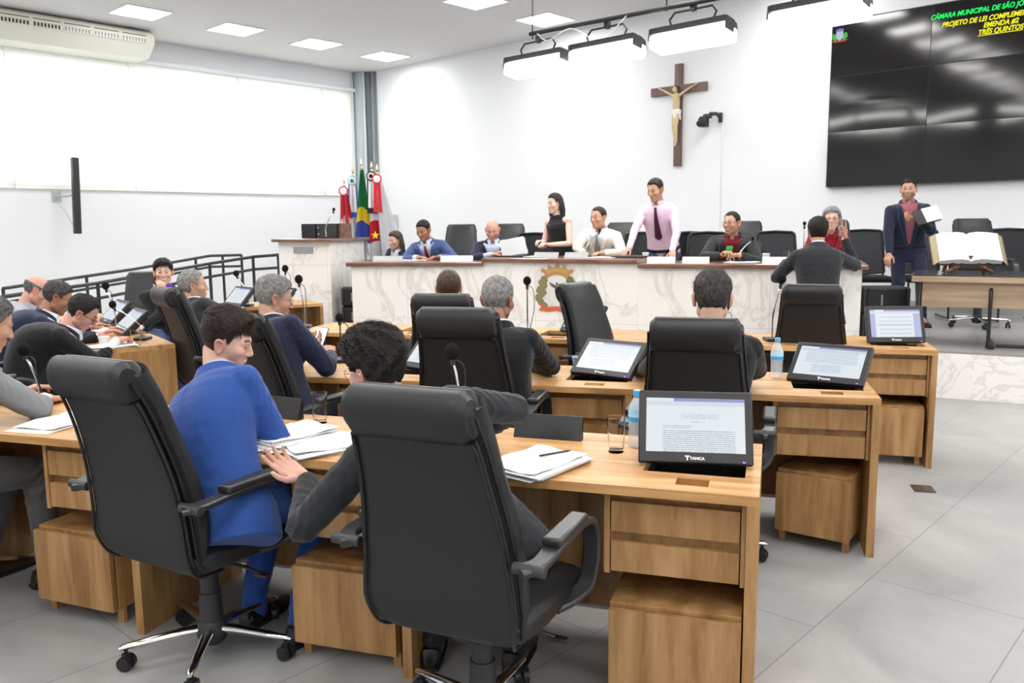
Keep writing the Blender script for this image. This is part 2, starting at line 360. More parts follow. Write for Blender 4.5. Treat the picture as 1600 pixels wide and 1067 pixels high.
# ramp handrails along the window wall
def rail(name, label, top, posts, drop=.17, base=lambda p: 0.0):
    t = thing(name, label, 'handrail', (top[0][0], top[0][1], 0)); o = Vector(t.location)
    tp = [Vector(p) - o for p in top]
    bm = BM(); tube(bm, tp, .021, 8); obj('top_rail', bm, M_RAIL, t)
    bm = BM(); tube(bm, [p - Vector((0, 0, drop)) for p in tp], .019, 8); obj('middle_rail', bm, M_RAIL, t)
    for f in posts:
        i = min(int(f * (len(tp) - 1)), len(tp) - 2); q = f * (len(tp) - 1) - i; p = tp[i].lerp(tp[i + 1], q)
        bm = BM(); tube(bm, [p, Vector((p.x, p.y, base(f) + .0))], .021, 8); obj('post', bm, M_RAIL, t)
rail('ramp_handrail', 'dark metal ramp handrail furthest back, along the window wall', [(-6.11, 10, .86), (-5.44, 12, .98), (-4.68, 13, 1.13), (-4.16, 12.9, 1.14)], (.0, .2, .6, .8, 1.0))
rail('ramp_handrail', 'dark metal ramp handrail nearer the desks, ending at the marble lectern', [(-5.02, 8.2, .9), (-4.67, 9.4, .95), (-3.9, 10.8, 1.1), (-3.52, 11.4, 1.16), (-3.12, 11.2, 1.19)], (.0, .25, .5, .75, 1.0))
# ---------------------------------------------------------------- councillors' desks
def row_axes(deg):
    r = R_(deg); return Vector((math.cos(r), -math.sin(r), 0)), Vector((math.sin(r), math.cos(r), 0))   # to the right, forwards
W_MOD, D_DESK, H_DESK = 1.12, .62, .75
def desk_row(origin, deg, n, label, group=None, last_panel=True, closed=()):
    """Top right front corner at origin; row runs left. Local: x = to the left (negative), y = forward."""
    t = thing('desk', label, 'desk', (origin[0], origin[1], 0), R_(-deg), group)
    L = W_MOD * n + (.035 if last_panel else 0)
    # worktop with monitor wells and finger recesses
    bm = BM(); cells = []
    xs = [0]; wells = []
    for k in range(n):
        wells.append((-W_MOD * k - .365, -W_MOD * k - .045))
    th = .03
    # top built as strips round each well (well y .17-.42, recess y .05-.12)
    x = 0.0
    for a, b in wells:
        box(bm, ((x + b) / 2, D_DESK / 2, H_DESK - th / 2), (x - b, D_DESK, th))
        w0, w1 = a, b; cx = (w0 + w1) / 2; r0, r1 = cx - .045, cx + .055
        box(bm, (cx, .475 + (D_DESK - .475) / 2, H_DESK - th / 2), (w1 - w0, D_DESK - .475, th))
        box(bm, (cx, .155, H_DESK - th / 2), (w1 - w0, .05, th))
        box(bm, (cx, .03, H_DESK - th / 2), (w1 - w0, .06, th))
        box(bm, ((w0 + r0) / 2, .095, H_DESK - th / 2), (r0 - w0, .07, th)); box(bm, ((r1 + w1) / 2, .095, H_DESK - th / 2), (w1 - r1, .07, th))
        x = a
    box(bm, ((x - L) / 2, D_DESK / 2, H_DESK - th / 2), (x + L, D_DESK, th))
    bmesh.ops.remove_doubles(bm, verts=bm.verts, dist=1e-5)
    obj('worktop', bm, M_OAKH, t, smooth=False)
    for k in range(n):
        X = -W_MOD * k; cx = X - .205
        bm = BM()
        if k in closed: box(bm, (cx, .3275, H_DESK - .007), (.316, .291, .012)); obj('well_lid', bm, M_OAKH, t, smooth=False); bm = BM()
        box(bm, (cx, .3275, H_DESK - .09), (.32, .295, .01)); 
        for bx, by, sx, sy in ((cx - .162, .3275, .006, .295), (cx + .162, .3275, .006, .295), (cx, .178, .32, .006), (cx, .477, .32, .006)): box(bm, (bx, by, H_DESK - .06), (sx, sy, .06))
        obj('monitor_well', bm, M_DARKVOID, t, smooth=False)
        bm = BM(); box(bm, (cx + .005, .095, H_DESK - .026), (.10, .07, .006)); obj('finger_recess', bm, M_OAKH, t, smooth=False)
        # side panel
        bm = BM(); box(bm, (X - .0175 , D_DESK / 2, (H_DESK - th) / 2), (.035, D_DESK, H_DESK - th)); obj('side_panel', bm, M_OAKV, t, smooth=False, bevel=.001)
        # hanging drawer case
        bm = BM(); x0, x1 = X - .465, X - .037
        box(bm, (x0 + .009, .30, .585), (.018, .52, .27)); box(bm, (x1 - .006, .30, .585), (.012, .52, .27))
        box(bm, ((x0 + x1) / 2, .31, .456), (x1 - x0 - .03, .50, .012)); box(bm, ((x0 + x1) / 2, .07, .709), (x1 - x0 - .03, .01, .022)); box(bm, ((x0 + x1) / 2, .075, .585), (x1 - x0 - .03, .01, .27))
        obj('drawer_case', bm, M_OAKV, t, smooth=False)
        for z in (.637, .507):
            bm = BM(); box(bm, ((x0 + .02 + x1 - .014) / 2, .05, z), (x1 - x0 - .038, .018, .098)); obj('drawer', bm, M_OAKV, t, smooth=False, bevel=.001)
    if last_panel:
        bm = BM(); box(bm, (-L + .0175, D_DESK / 2, (H_DESK - th) / 2), (.035, D_DESK, H_DESK - th)); obj('side_panel', bm, M_OAKV, t, smooth=False, bevel=.001)
    bm = BM(); box(bm, (-L / 2, D_DESK - .06, .405), (L - .05, .02, .62)); obj('modesty_panel', bm, M_OAKD, t, smooth=False)
    bm = BM(); box(bm, (-L / 2, D_DESK - .075, .088), (L - .05, .014, .012)); obj('metal_strip', bm, M_ALU, t, smooth=False)
    return t
ROWS = {}
for key, org, deg, n, lab in (('1', (.715, 2.335), 17.5, 3, 'long oak desk nearest the camera, with the first monitor and the open paper pile'),
                              ('2', (1.665, 3.68), 14.5, 3, 'long oak desk of the second row, with a paper cup and two tilted monitors'),
                              ('3', (2.63, 5.07), 17.0, 4, 'long oak desk of the third row, behind the empty black chairs')):
    ROWS[key] = (Vector((org[0], org[1], 0)), deg); desk_row(org, deg, n, lab, closed=(1, 2) if key == '1' else ())
def on_row(key, x, y, z=0.0):
    o, deg = ROWS[key]; r, f = row_axes(deg); return o + r * x + f * y + Vector((0, 0, z))
# side wing desk, seen end on
ROWS['w'] = (Vector((-2.36, 5.78, 0)), -54.0)
def plain_desk(name_key, L, label):
    o, deg = ROWS[name_key]; t = thing('desk', label, 'desk', o, R_(-deg))
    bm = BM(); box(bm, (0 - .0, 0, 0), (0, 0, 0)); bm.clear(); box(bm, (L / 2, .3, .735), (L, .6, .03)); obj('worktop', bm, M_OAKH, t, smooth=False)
    for x in (.0175, L - .0175): bm = BM(); box(bm, (x, .3, .36), (.035, .6, .72)); obj('side_panel', bm, M_OAKV, t, smooth=False)
    bm = BM(); box(bm, (L / 2, .55, .405), (L - .07, .02, .62)); obj('modesty_panel', bm, M_OAKD, t, smooth=False)
    return t
# wing: local x along the desk (away from camera), y across
o_w = Vector((-2.80, 5.44, 0)); 
def wing_desk():
    t = thing('desk', 'oak desk on the window side with its square end panel facing the camera', 'desk', o_w, R_(126))
    # local x points away from the camera (direction (-.59,.81)); local y points to the left
    L = 2.75
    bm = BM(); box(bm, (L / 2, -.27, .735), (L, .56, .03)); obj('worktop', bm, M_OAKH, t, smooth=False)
    for x in (.0175, L - .0175): bm = BM(); box(bm, (x, -.27, .36), (.035, .56, .72)); obj('side_panel', bm, M_OAKV, t, smooth=False)
    bm = BM(); box(bm, (L / 2, -.50, .405), (L - .07, .02, .62)); obj('modesty_panel', bm, M_OAKD, t, smooth=False)
    for x in (.5, 1.5):
        bm = BM(); box(bm, (x, -.2, .60), (.42, .40, .24)); obj('drawer_case', bm, M_OAKV, t, smooth=False)
wing_desk()
t = thing('desk', 'oak desk far back by the ramp, with two side-on monitors', 'desk', (-3.30, 8.05, 0), R_(30))
bm = BM(); box(bm, (.75, .3, .735), (1.5, .6, .03)); obj('worktop', bm, M_OAKH, t, smooth=False)
for x in (.0175, 1.4825): bm = BM(); box(bm, (x, .3, .36), (.035, .6, .72)); obj('side_panel', bm, M_OAKV, t, smooth=False)
bm = BM(); box(bm, (.75, .5, .405), (1.4, .02, .62)); obj('modesty_panel', bm, M_OAKD, t, smooth=False)

# low cabinets under the desks
cab0 = None
def cabinet(p, rz, lab, w=.40, h=.30, d=.48):
    global cab0
    t = thing('low_cabinet', lab, 'cabinet', (p.x, p.y, 0), rz, 'low cabinets under the desks')
    bm = BM(); box(bm, (0, d / 2 + .01, .065 + h / 2), (w, d - .02, h)); obj('body', bm, M_OAKV, t, smooth=False, bevel=.0015)
    bm = BM(); box(bm, (0, 0, .065 + (h - .012) / 2), (w, .018, h - .012)); obj('door', bm, M_OAKV, t, smooth=False, bevel=.001)
    for x in (-w / 2 + .02, w / 2 - .02):
        for y in (.05, d - .04): bm = BM(); box(bm, (x, y, .0325), (.03, .018, .065)); obj('foot', bm, M_OAKV, t, smooth=False)
    return t
def rz_row(key, extra=0): return R_(-ROWS[key][1] + extra)
cabinet(on_row('1', -.24, .0), rz_row('1'), 'low oak cabinet under the nearest desk end, below the open-document monitor')
cabinet(on_row('1', -W_MOD - .265, .02), rz_row('1'), 'low oak cabinet between the blue-suited man and the nearest black chair')
cabinet(on_row('1', -2 * W_MOD - .345, .03), rz_row('1', -4), 'low oak cabinet behind the chair of the man in blue')
cabinet(on_row('2', -.275, .05), rz_row('2', -22), 'low oak cabinet standing askew under the second desk end', w=.34)
cabinet(on_row('3', -.255, .03), rz_row('3', 0), 'low oak cabinet under the third desk end', h=.32)
cabinet(on_row('2', -W_MOD - .26, .03), rz_row('2'), 'low oak cabinet under the middle of the second desk')

# ---------------------------------------------------------------- monitors
LCD = {}
def screen_mat(kind):
    if kind in LCD: return LCD[kind]
    m = bpy.data.materials.new('lcd_' + kind); m.use_nodes = True; ns, ls = m.node_tree.nodes, m.node_tree.links; ns.clear()
    o = ns.new('ShaderNodeOutputMaterial'); e = ns.new('ShaderNodeEmission'); tc = ns.new('ShaderNodeTexCoord'); sx = ns.new('ShaderNodeSeparateXYZ')
    ls.new(tc.outputs['UV'], sx.inputs[0]); u, v = sx.outputs[0], sx.outputs[1]
    def math_(op, a, b=None, c=None):
        n = ns.new('ShaderNodeMath'); n.operation = op
        for i, q in enumerate((a, b, c)):
            if q is None: continue
            if isinstance(q, (int, float)): n.inputs[i].default_value = q
            else: ls.new(q, n.inputs[i])
        return n.outputs[0]
    def rng(x, lo, hi): return math_('MULTIPLY', math_('GREATER_THAN', x, lo), math_('LESS_THAN', x, hi))
    def mixc(f, a, b):
        n = ns.new('ShaderNodeMix'); n.data_type = 'RGBA'; ls.new(f, n.inputs[0])
        for i, q in ((6, a), (7, b)):
            if isinstance(q, tuple): n.inputs[i].default_value = (*q, 1)
            else: ls.new(q, n.inputs[i])
        return n.outputs[2]
    white = (.86, .93, .98)
    mp = ns.new('ShaderNodeMapping'); mp.inputs['Scale'].default_value = (90, 60, 1); ls.new(tc.outputs['UV'], mp.inputs[0])
    nz = ns.new('ShaderNodeTexNoise'); nz.inputs['Scale'].default_value = 1; nz.inputs['Detail'].default_value = 1; ls.new(mp.outputs[0], nz.inputs['Vector'])
    words = math_('GREATER_THAN', nz.outputs[0], .43)
    def lines(v0, v1, u0, u1, n):
        f = math_('FRACT', math_('MULTIPLY', math_('SUBTRACT', v, v0), n / (v1 - v0)))
        return math_('MULTIPLY', math_('MULTIPLY', math_('LESS_THAN', f, .42), words), math_('MULTIPLY', rng(v, v0, v1), rng(u, u0, u1)))
    if kind == 'document':
        c = mixc(lines(.0, .42, .17, .90, 11), white, (.42, .47, .52)); c = mixc(lines(.44, .51, .17, .46, 2), c, (.45, .52, .60))
        c = mixc(lines(.55, .59, .46, .60, 1), c, (.5, .55, .6)); c = mixc(lines(.62, .72, .36, .74, 3), c, (.55, .6, .66))
    elif kind == 'signature':
        c = mixc(lines(.45, .9, .12, .9, 7), white, (.50, .60, .74)); c = mixc(lines(.12, .4, .25, .7, 6), c, (.42, .55, .78))
    elif kind == 'form':
        c = mixc(lines(.1, .85, .18, .82, 5), white, (.66, .72, .80)); c = mixc(rng(v, .45, .465), c, (.4, .45, .55))
        c = mixc(math_('GREATER_THAN', u, .86), c, (.50, .56, .84)); c = mixc(math_('LESS_THAN', u, .10), c, (.45, .50, .80))
    else: c = mixc(lines(.1, .9, .15, .85, 9), white, (.62, .72, .82))
    c = mixc(rng(v, .86, .94), c, (.74, .80, .90)); c = mixc(math_('MULTIPLY', math_('GREATER_THAN', v, .94), math_('GREATER_THAN', u, .28)), c, (.34, .36, .66))
    ls.new(c, e.inputs[0]); e.inputs[1].default_value = .43
    g = ns.new('ShaderNodeBsdfGlossy'); g.inputs['Roughness'].default_value = .25; g.inputs[0].default_value = (.04, .04, .04, 1)
    ad = ns.new('ShaderNodeAddShader'); ls.new(e.outputs[0], ad.inputs[0]); ls.new(g.outputs[0], ad.inputs[1]); ls.new(ad.outputs[0], o.inputs[0]); LCD[kind] = m; return m
M_MON = mat('monitor_casing', (.022, .022, .024), .42)
M_LOGO = mat('white_print', (.8, .8, .8), .5)
M_LED = emit_mat('blue_led', (.2, .1, 1), 2.0)
def monitor(p, rz, kind, lab, tilt=30, w=.37, h=.245, on_desk=True, logo=True):
    """Touch monitor standing in its well: bottom edge centre at p, leaning back by tilt degrees."""
    t = thing('touch_monitor', lab, 'monitor', p, rz, 'touch monitors on the desks')
    a = R_(tilt); y = Vector((0, -math.sin(-a), math.cos(a))); x = Vector((1, 0, 0)); z = x.cross(y)
    M = basis((0, 0, 0.012), x, y, z)          # local plane: x right, y up the screen, z out towards the reader (-y)
    bm = BM(); prism(bm, [(-w / 2, 0), (w / 2, 0), (w / 2, h), (-w / 2, h)], -.03, 0, M); prism(bm, [(-w / 2 + .03, .03), (w / 2 - .03, .03), (w / 2 - .03, h - .03), (-w / 2 + .03, h - .03)], -.055, -.03, M)
    obj('casing', bm, M_MON, t, bevel=.005)
    bm = BM(); uvl = bm.loops.layers.uv.new('UVMap'); vs = [bm.verts.new(M @ Vector(q)) for q in ((-w / 2 + .025, .036, .001), (w / 2 - .025, .036, .001), (w / 2 - .025, h - .026, .001), (-w / 2 + .025, h - .026, .001))]
    f = bm.faces.new(vs)
    for l, uv in zip(f.loops, ((0, 0), (1, 0), (1, 1), (0, 1))): l[uvl].uv = uv
    me = bpy.data.meshes.new('screen'); bm.to_mesh(me); bm.free(); me.materials.append(screen_mat(kind)); o = bpy.data.objects.new('screen', me); COL.objects.link(o); o.parent = t
    if logo:
        text('logo', 'TANCA', .0125, M_LOGO, t, M @ Matrix.Translation((-.018, .012, .0015)), 'LEFT', bold=.0006, sx=1.1)
        text('logo', 'T', .019, M_LOGO, t, M @ Matrix.Translation((-.026, .011, .0015)), 'CENTER', bold=.0012, sx=1.2)
        bm = BM(); prism(bm, [(w / 2 - .035, .006), (w / 2 - .026, .006), (w / 2 - .026, .010), (w / 2 - .035, .010)], 0, .0015, M); obj('power_light', bm, M_LED, t, smooth=False)
    bm = BM(); prism(bm, [(-.10, .04), (.10, .04), (.07, .12), (-.07, .12)], -.075, -.055, M); cyl(bm, (0, .14, .02), (0, .11, .10), .018, .018)
    box(bm, (0, .14, -.02), (.2, .12, .03)); obj('stand', bm, M_GLOSSBLACK, t, bevel=.003)
    return t
def wellpos(key, k, dy=.215): return on_row(key, -W_MOD * k - .205, dy, H_DESK + .004)
monitor(wellpos('1', 0, .25), rz_row('1', 8), 'document', 'touch monitor nearest the camera showing a text document', 27)
monitor(wellpos('2', 0, .25) + Vector((.0, .05, 0)), rz_row('2', -22), 'signature', 'touch monitor turned away beside the water bottle on the second desk', 48)
monitor(wellpos('2', 1, .27), rz_row('2', -24), 'signature', 'touch monitor turned away beside the paper cup', 48)
monitor(wellpos('3', 0, .22), rz_row('3', 14), 'form', 'touch monitor on the third desk end showing a form with blue borders', 20)
monitor(wellpos('2', 2, .25) + Vector((.15, -.02, 0)), rz_row('2', -26), 'page', 'touch monitor half hidden behind the middle black chair, beside the wavy-haired man', 46)
monitor(on_row('3', -2.35, .26, H_DESK + .004), rz_row('3', -38), 'page', 'touch monitor showing only a sliver behind the empty turned chair', 34)
monitor(Vector((-3.02, 6.32, .76)), R_(-52), 'page', 'touch monitor in front of the man bending in a black suit', 48)
monitor(Vector((-3.45, 7.0, .76)), R_(-50), 'page', 'touch monitor in front of the man in glasses and navy jacket', 44)
monitor(Vector((-2.85, 8.42, .76)), R_(-44), 'page', 'touch monitor by the smiling man, beside the ramp rail', 42)
monitor(Vector((-2.42, 8.35, .76)), R_(-40), 'page', 'touch monitor side-on between the man with grey hair and the ramp rail end', 44)

# ---------------------------------------------------------------- chairs
def chair_profile():
    # rear shell side profile (y back, z up) for the tall executive chair
    return spline([(-.10, .395), (-.215, .415), (-.268, .50), (-.280, .64), (-.308, .80), (-.362, .97), (-.415, 1.075)], 5)
def make_chair(lm=M_LEATHER):
    """Tall executive chair, faces +Y, base centre at the origin."""
    t = thing('office_chair', '', 'office chair')
    prof = [Vector((0, y, z)) for y, z, *_ in [(p.x, p.y) for p in [Vector((a[0], a[1], 0)) for a in chair_profile()]]]
    def half(z):     # half width of the back at height z
        return np.interp(z, [.39, .43, .52, .70, .90, 1.05, 1.16], [.20, .225, .240, .225, .198, .184, .178])
    def section(p, n, hw, th, k=20, e=3.2):
        out = []
        for i in range(k):
            a = 2 * math.pi * i / k; c, s = math.cos(a), math.sin(a)
            x = hw * math.copysign(abs(c) ** (2 / e), c); d = th / 2 * math.copysign(abs(s) ** (2 / 2.4), s)
            out.append(p + Vector((x, 0, 0)) + n * d)
        return out
    def normal_at(i):
        d = prof[min(i + 1, len(prof) - 1)] - prof[max(i - 1, 0)]; return Vector((0, d.z, -d.y)).normalized()   # points forward
    # front cushion
    bm = BM(); rings = []
    for i, p in enumerate(prof):
        if p.z < .41: continue
        n = normal_at(i); th = float(np.interp(p.z, [.41, .5, .6, .7, .9, 1.08], [.05, .10, .125, .115, .10, .11])); rings.append(section(p + n * (.018 + th / 2), n, half(p.z) + .004, th))
    top = prof[-1]
    for j, (dy, dz, th, hw) in enumerate([(-.008, .03, .105, .180), (-.012, .055, .085, .174), (-.014, .072, .05, .162)]):
        rings.append(section(top + Vector((0, .065 + dy, dz)), Vector((0, 1, -.15)).normalized(), hw, th))
    loft(bm, rings); obj('back_cushion', bm, lm, t)
    # quilting seams of the front of the cushion
    bm = BM()
    fr = []
    for i, p in enumerate(prof):
        n = normal_at(i); th = float(np.interp(p.z, [.41, .5, .6, .7, .9, 1.08], [.05, .10, .125, .115, .10, .11])); fr.append((p.z, p + n * (.018 + th - .003)))
    def fy(z): return float(np.interp(z, [q[0] for q in fr], [q[1].y for q in fr]))
    tube(bm, [(x, fy(.86) + .002, .86) for x in np.linspace(-.17, .17, 8)], .004, 6)
    for s in (-1, 1):
        tube(bm, [(s * x, fy(z) + .002, z) for x, z in ((.165, 1.02), (.12, .98), (.09, .90), (.085, .8), (.10, .6), (.12, .5))], .004, 6)
    obj('seam', bm, M_PIPING, t)
    # rear shell
    bm = BM(); rings = []
    for i, p in enumerate(prof):
        if p.z > 1.035: continue
        rings.append(section(p + normal_at(i) * .012, normal_at(i), half(p.z) - .006, .034, 24, 5))
    loft(bm, rings); obj('back_shell', bm, M_BACKSHELL, t)
    # piping round the shell
    bm = BM()
    idx = [i for i, p in enumerate(prof) if p.z <= 1.035]
    path = [prof[i] + normal_at(i) * -.003 + Vector((-(half(prof[i].z) - .012), 0, 0)) for i in idx]
    path += [Vector((-p.x, p.y, p.z)) for p in reversed(path)]
    tube(bm, path + [path[0]], .0055, 8, cap=False)
    for s in (-1, 1): tube(bm, [prof[i] + normal_at(i) * .026 + Vector((s * (half(prof[i].z) + .003), 0, 0)) for i in range(3, len(prof))], .005, 8)
    obj('piping', bm, M_PIPING, t)
    # headrest roll across the top of the back
    bm = BM(); rings = []; c = top + Vector((0, .028, .005))
    for x in np.linspace(-1, 1, 17):
        e = (1 - abs(x) ** 14) ** .5 if abs(x) < 1 else 0; r = .066 * (.72 + .28 * e) if abs(x) > .97 else .066
        ring = []
        for k in range(20):
            a = 2 * math.pi * k / 20; ring.append(c + Vector((x * .176, r * .82 * math.cos(a) - .012 * math.sin(a), r * 1.08 * math.sin(a))))
        rings.append(ring)
    loft(bm, rings); obj('headrest_roll', bm, lm, t, bevel=0)
    # seat
    bm = BM(); rings = []
    for y, z0, z1, hw in ((-.235, .43, .49, .21), (-.20, .405, .505, .235), (-.08, .40, .505, .25), (.08, .40, .505, .253), (.18, .405, .50, .25), (.235, .415, .485, .243), (.262, .435, .462, .225)):
        ring = []
        for k in range(24):
            a = 2 * math.pi * k / 24; c, s = math.cos(a), math.sin(a)
            ring.append(Vector((hw * math.copysign(abs(c) ** .5, c), y, (z0 + z1) / 2 + (z1 - z0) / 2 * math.copysign(abs(s) ** .7, s) * (1 + .06 * c * c))))
        rings.append(ring)
    loft(bm, rings); obj('seat', bm, lm, t)
    # armrests: flat bar bent down at the front, with a pad
    for s in (-1, 1):
        x = s * .292
        path = spline([(x - s * .035, -.30, .672), (x, -.25, .680), (x, -.15, .686), (x, -.02, .690), (x, .07, .688), (x, .135, .668), (x, .168, .61), (x, .162, .53), (x - s * .008, .135, .465), (x - s * .04, .08, .435), (x - s * .07, .03, .425)], 4)
        bm = BM(); rings = []
        for i, p in enumerate(path):
            d = (path[min(i + 1, len(path) - 1)] - path[max(i - 1, 0)]).normalized(); up = Vector((1, 0, 0)).cross(d).normalized(); sx = d.cross(up)
            w, h = .026, .011
            rings.append([p + sx * (w * cx) + up * (h * cy) for cx, cy in ((-1, -.5), (-.8, -1), (.8, -1), (1, -.5), (1, .5), (.8, 1), (-.8, 1), (-1, .5))])
        loft(bm, rings); ar = obj('armrest', bm, M_ARMP, t)
        bm = BM(); box(bm, (x, -.055, .708), (.058, .23, .026)); obj('arm_pad', bm, M_ARMP, ar, bevel=.009, segs=3)
        bm = BM(); cyl(bm, (x - s * .06, -.285, .676), (x + s * .03, -.285, .676), .016, .016, 14); obj('arm_bracket', bm, M_GREYPL, ar, bevel=.003)
    # mechanism, column, lever
    bm = BM(); box(bm, (0, -.02, .385), (.18, .26, .035)); box(bm, (0, -.03, .355), (.10, .16, .04)); obj('tilt_mechanism', bm, M_PLASTIC, t, bevel=.008)
    bm = BM(); cyl(bm, (0, 0, .35), (0, 0, .22), .031, .034, 24); cyl(bm, (0, 0, .235), (0, 0, .085), .039, .044, 24); lathe(bm, [(.036, .04), (.050, .055), (.058, .09), (.050, .118), (.044, .13)], seg=24); obj('column', bm, M_GREYPL, t)
    bm = BM(); tube(bm, [(.09, -.01, .365), (.17, .02, .352), (.225, .03, .335)], .007, 8); box(bm, (.235, .033, .33), (.06, .025, .014)); obj('height_lever', bm, M_PLASTIC, t, bevel=.003)
    # five-star base
    bm = BM()
    for k in range(5):
        a = 2 * math.pi * k / 5 + .3; d = Vector((math.cos(a), math.sin(a), 0)); q = Vector((-d.y, d.x, 0)); rings = []
        for r, z, w, h in ((.035, .098, .021, .017), (.10, .098, .020, .017), (.22, .090, .017, .013), (.298, .084, .014, .010), (.312, .080, .008, .006)):
            c = d * r + Vector((0, 0, z)); rings.append([c + q * (w * math.cos(b)) + Vector((0, 0, h * math.sin(b))) for b in [2 * math.pi * j / 12 for j in range(12)]])
        loft(bm, rings)
    obj('star_base', bm, M_CHROME, t)
    for k in range(5):
        a = 2 * math.pi * k / 5 + .3; c = Vector((math.cos(a), math.sin(a), 0)) * .29; bm = BM(); b2 = a + 1.1 + k
        ax = Vector((math.cos(b2), math.sin(b2), 0))
        for s in (-1, 1): cyl(bm, c + ax * (s * .006) + Vector((0, 0, .027)), c + ax * (s * .024) + Vector((0, 0, .027)), .027, .025, 20)
        cyl(bm, c + Vector((0, 0, .03)), c + Vector((0, 0, .075)), .007, .007, 8); box(bm, c + Vector((0, 0, .045)), (.022, .022, .03))
        obj('caster', bm, M_PLASTIC, t)
    return t
chair_proto = [None]
def chair(x, y, head, lab, z=0.0, k=1.0, group='tall black office chairs'):
    if chair_proto[0] is None: t = chair_proto[0] = make_chair()
    else: t = copy_tree(chair_proto[0])
    t.location = (x, y, z); t.rotation_euler = (0, 0, R_(-head)); t['label'] = lab; t['group'] = group; t.scale = (1, 1, k); return t
chair(-.10, 2.38, 24, 'black office chair nearest the camera, its whole back facing it')
chair(-1.11, 2.88, 29, 'black office chair of the man in the bright blue suit')
chair(-2.42, 3.02, 40, 'black office chair under the man in the light grey suit')
chair(-.15, 4.02, 14, 'black office chair of the white-haired man in the middle of the second row', k=1.035)
chair(.85, 3.66, 18, 'black office chair of the man with short dark hair in the second row', k=1.02)
chair(-1.10, 4.25, 34, 'black office chair of the man in navy holding a phone')
chair(2.07, 5.72, 20, 'empty black office chair seen from behind, below the man who points')
chair(-.35, 5.30, 10, 'black office chair of the third row, half hidden, below a balding head')
chair(.74, 5.50, 128, 'empty black office chair turned to show its padded front, below the coat of arms')
chair(-2.08, 5.95, 50, 'black office chair of the man with grey hair in charcoal, seen side on')
chair(-3.35, 7.55, 165, 'black office chair of the smiling man, its front towards the camera')
chair(-3.06, 4.98, 62, 'black office chair of the man bending in a black suit')
def dchair(x, y, head, lab): return chair(x, y, head, lab, z=DZ, group='tall black office chairs behind the marble table')
# ---------------------------------------------------------------- people
def _sm(a, b, k):
    h = np.clip(.5 + .5 * (b - a) / k, 0, 1); return b * (1 - h) + a * h - k * h * (1 - h)
def _ell(P, c, r):
    q = P - np.array(c); r = np.array(r); k0 = np.linalg.norm(q / r, axis=1); k1 = np.linalg.norm(q / r ** 2, axis=1) + 1e-9; return k0 * (k0 - 1) / k1
def _cap(P, a, b, ra, rb):
    a, b = np.array(a), np.array(b); ab = b - a; t = np.clip((P - a) @ ab / (ab @ ab), 0, 1); return np.linalg.norm(P - a - t[:, None] * ab, axis=1) - (ra + (rb - ra) * t)
def head_sdf(P, f):
    P = P.copy(); P[:, 0] = np.abs(P[:, 0]); fat = f.get('fat', 0.0); nose = f.get('nose', 1.0); sm = f.get('smile', 0.0)
    d = _ell(P, (0, -.012, .030), (.074, .097, .088))
    d = _sm(d, _ell(P, (0, .022, -.030), (.060 + fat * .012, .066, .080)), .03)
    d = _sm(d, _cap(P, (.044 + fat * .012, 0, -.062), (.0, .062, -.096), .022 + fat * .008, .021), .025)
    d = _sm(d, _ell(P, (0, .071, -.098), (.026, .022, .021)), .015)
    d = _sm(d, _ell(P, (.040, .054, -.020 + sm * .006), (.028, .030 + sm * .004, .026)), .02)
    d = _sm(d, _cap(P, (.010, .083, .029), (.042, .066, .026), .011, .010), .012)
    d = _sm(d, _ell(P, (0, .076, -.058), (.030, .024, .026)), .014)
    d = -_sm(-d, _ell(P, (.031, .1015, .009), (.019, .020, .015)), .010)
    d = _sm(d, _cap(P, (0, .086, .020), (0, .087 + .021 * nose, -.021), .0078, .0118), .009)
    d = _sm(d, _ell(P, (.0125, .098, -.026), (.009, .011, .008)), .005)
    w = .020 + sm * .006; cz = -.053 + sm * .007
    d = _sm(d, _cap(P, (0, .0985, -.0505), (w, .086, cz), .0058, .0035), .005)
    d = _sm(d, _cap(P, (0, .0970, -.0610), (w, .085, cz), .0066, .0035), .005)
    d = -_sm(-d, _cap(P, (0, .1050, -.0555), (w + .003, .092, cz), .0022, .002), .003)
    return d
HC0 = np.array([0, 0, -.005])
_head_cache = {}
def head_grid(f, na, ne):
    key = (na, ne, tuple(sorted((k, v) for k, v in f.items() if k in ('fat', 'nose', 'smile'))))
    if key in _head_cache: return _head_cache[key]
    u = np.linspace(0, 2 * np.pi, na, endpoint=False); az = u + .38 * np.sin(u - np.pi)[...] * -1 * -1
    az = u - .40 * np.sin(u)            # az 0 is the face: denser there
    el = np.linspace(-np.pi / 2, np.pi / 2, ne + 2)[1:-1]; el = el
    A, E = np.meshgrid(az, el); D = np.stack([np.cos(E) * np.sin(A), np.cos(E) * np.cos(A), np.sin(E)], -1).reshape(-1, 3)
    D = np.vstack([D, [[0, 0, -1], [0, 0, 1]]])
    rs = np.linspace(.04, .15, 45); far = np.full(len(D), .04)
    for r in rs: far = np.where(head_sdf(HC0 + D * r, f) < 0, r, far)
    lo, hi = far, far + .0026
    for _ in range(10):
        m = (lo + hi) / 2; ins = head_sdf(HC0 + D * m[:, None], f) < 0; lo, hi = np.where(ins, m, lo), np.where(ins, hi, m)
    V = HC0 + D * lo[:, None]
    F = []
    for i in range(ne - 1):
        for j in range(na):
            k = (j + 1) % na; F.append((i * na + j, i * na + k, (i + 1) * na + k, (i + 1) * na + j))
    nb = ne * na
    for j in range(na): k = (j + 1) % na; F.append((nb, k, j)); F.append(((ne - 1) * na + j, (ne - 1) * na + k, nb + 1))
    _head_cache[key] = (V, F, D, lo, az, el); return _head_cache[key]
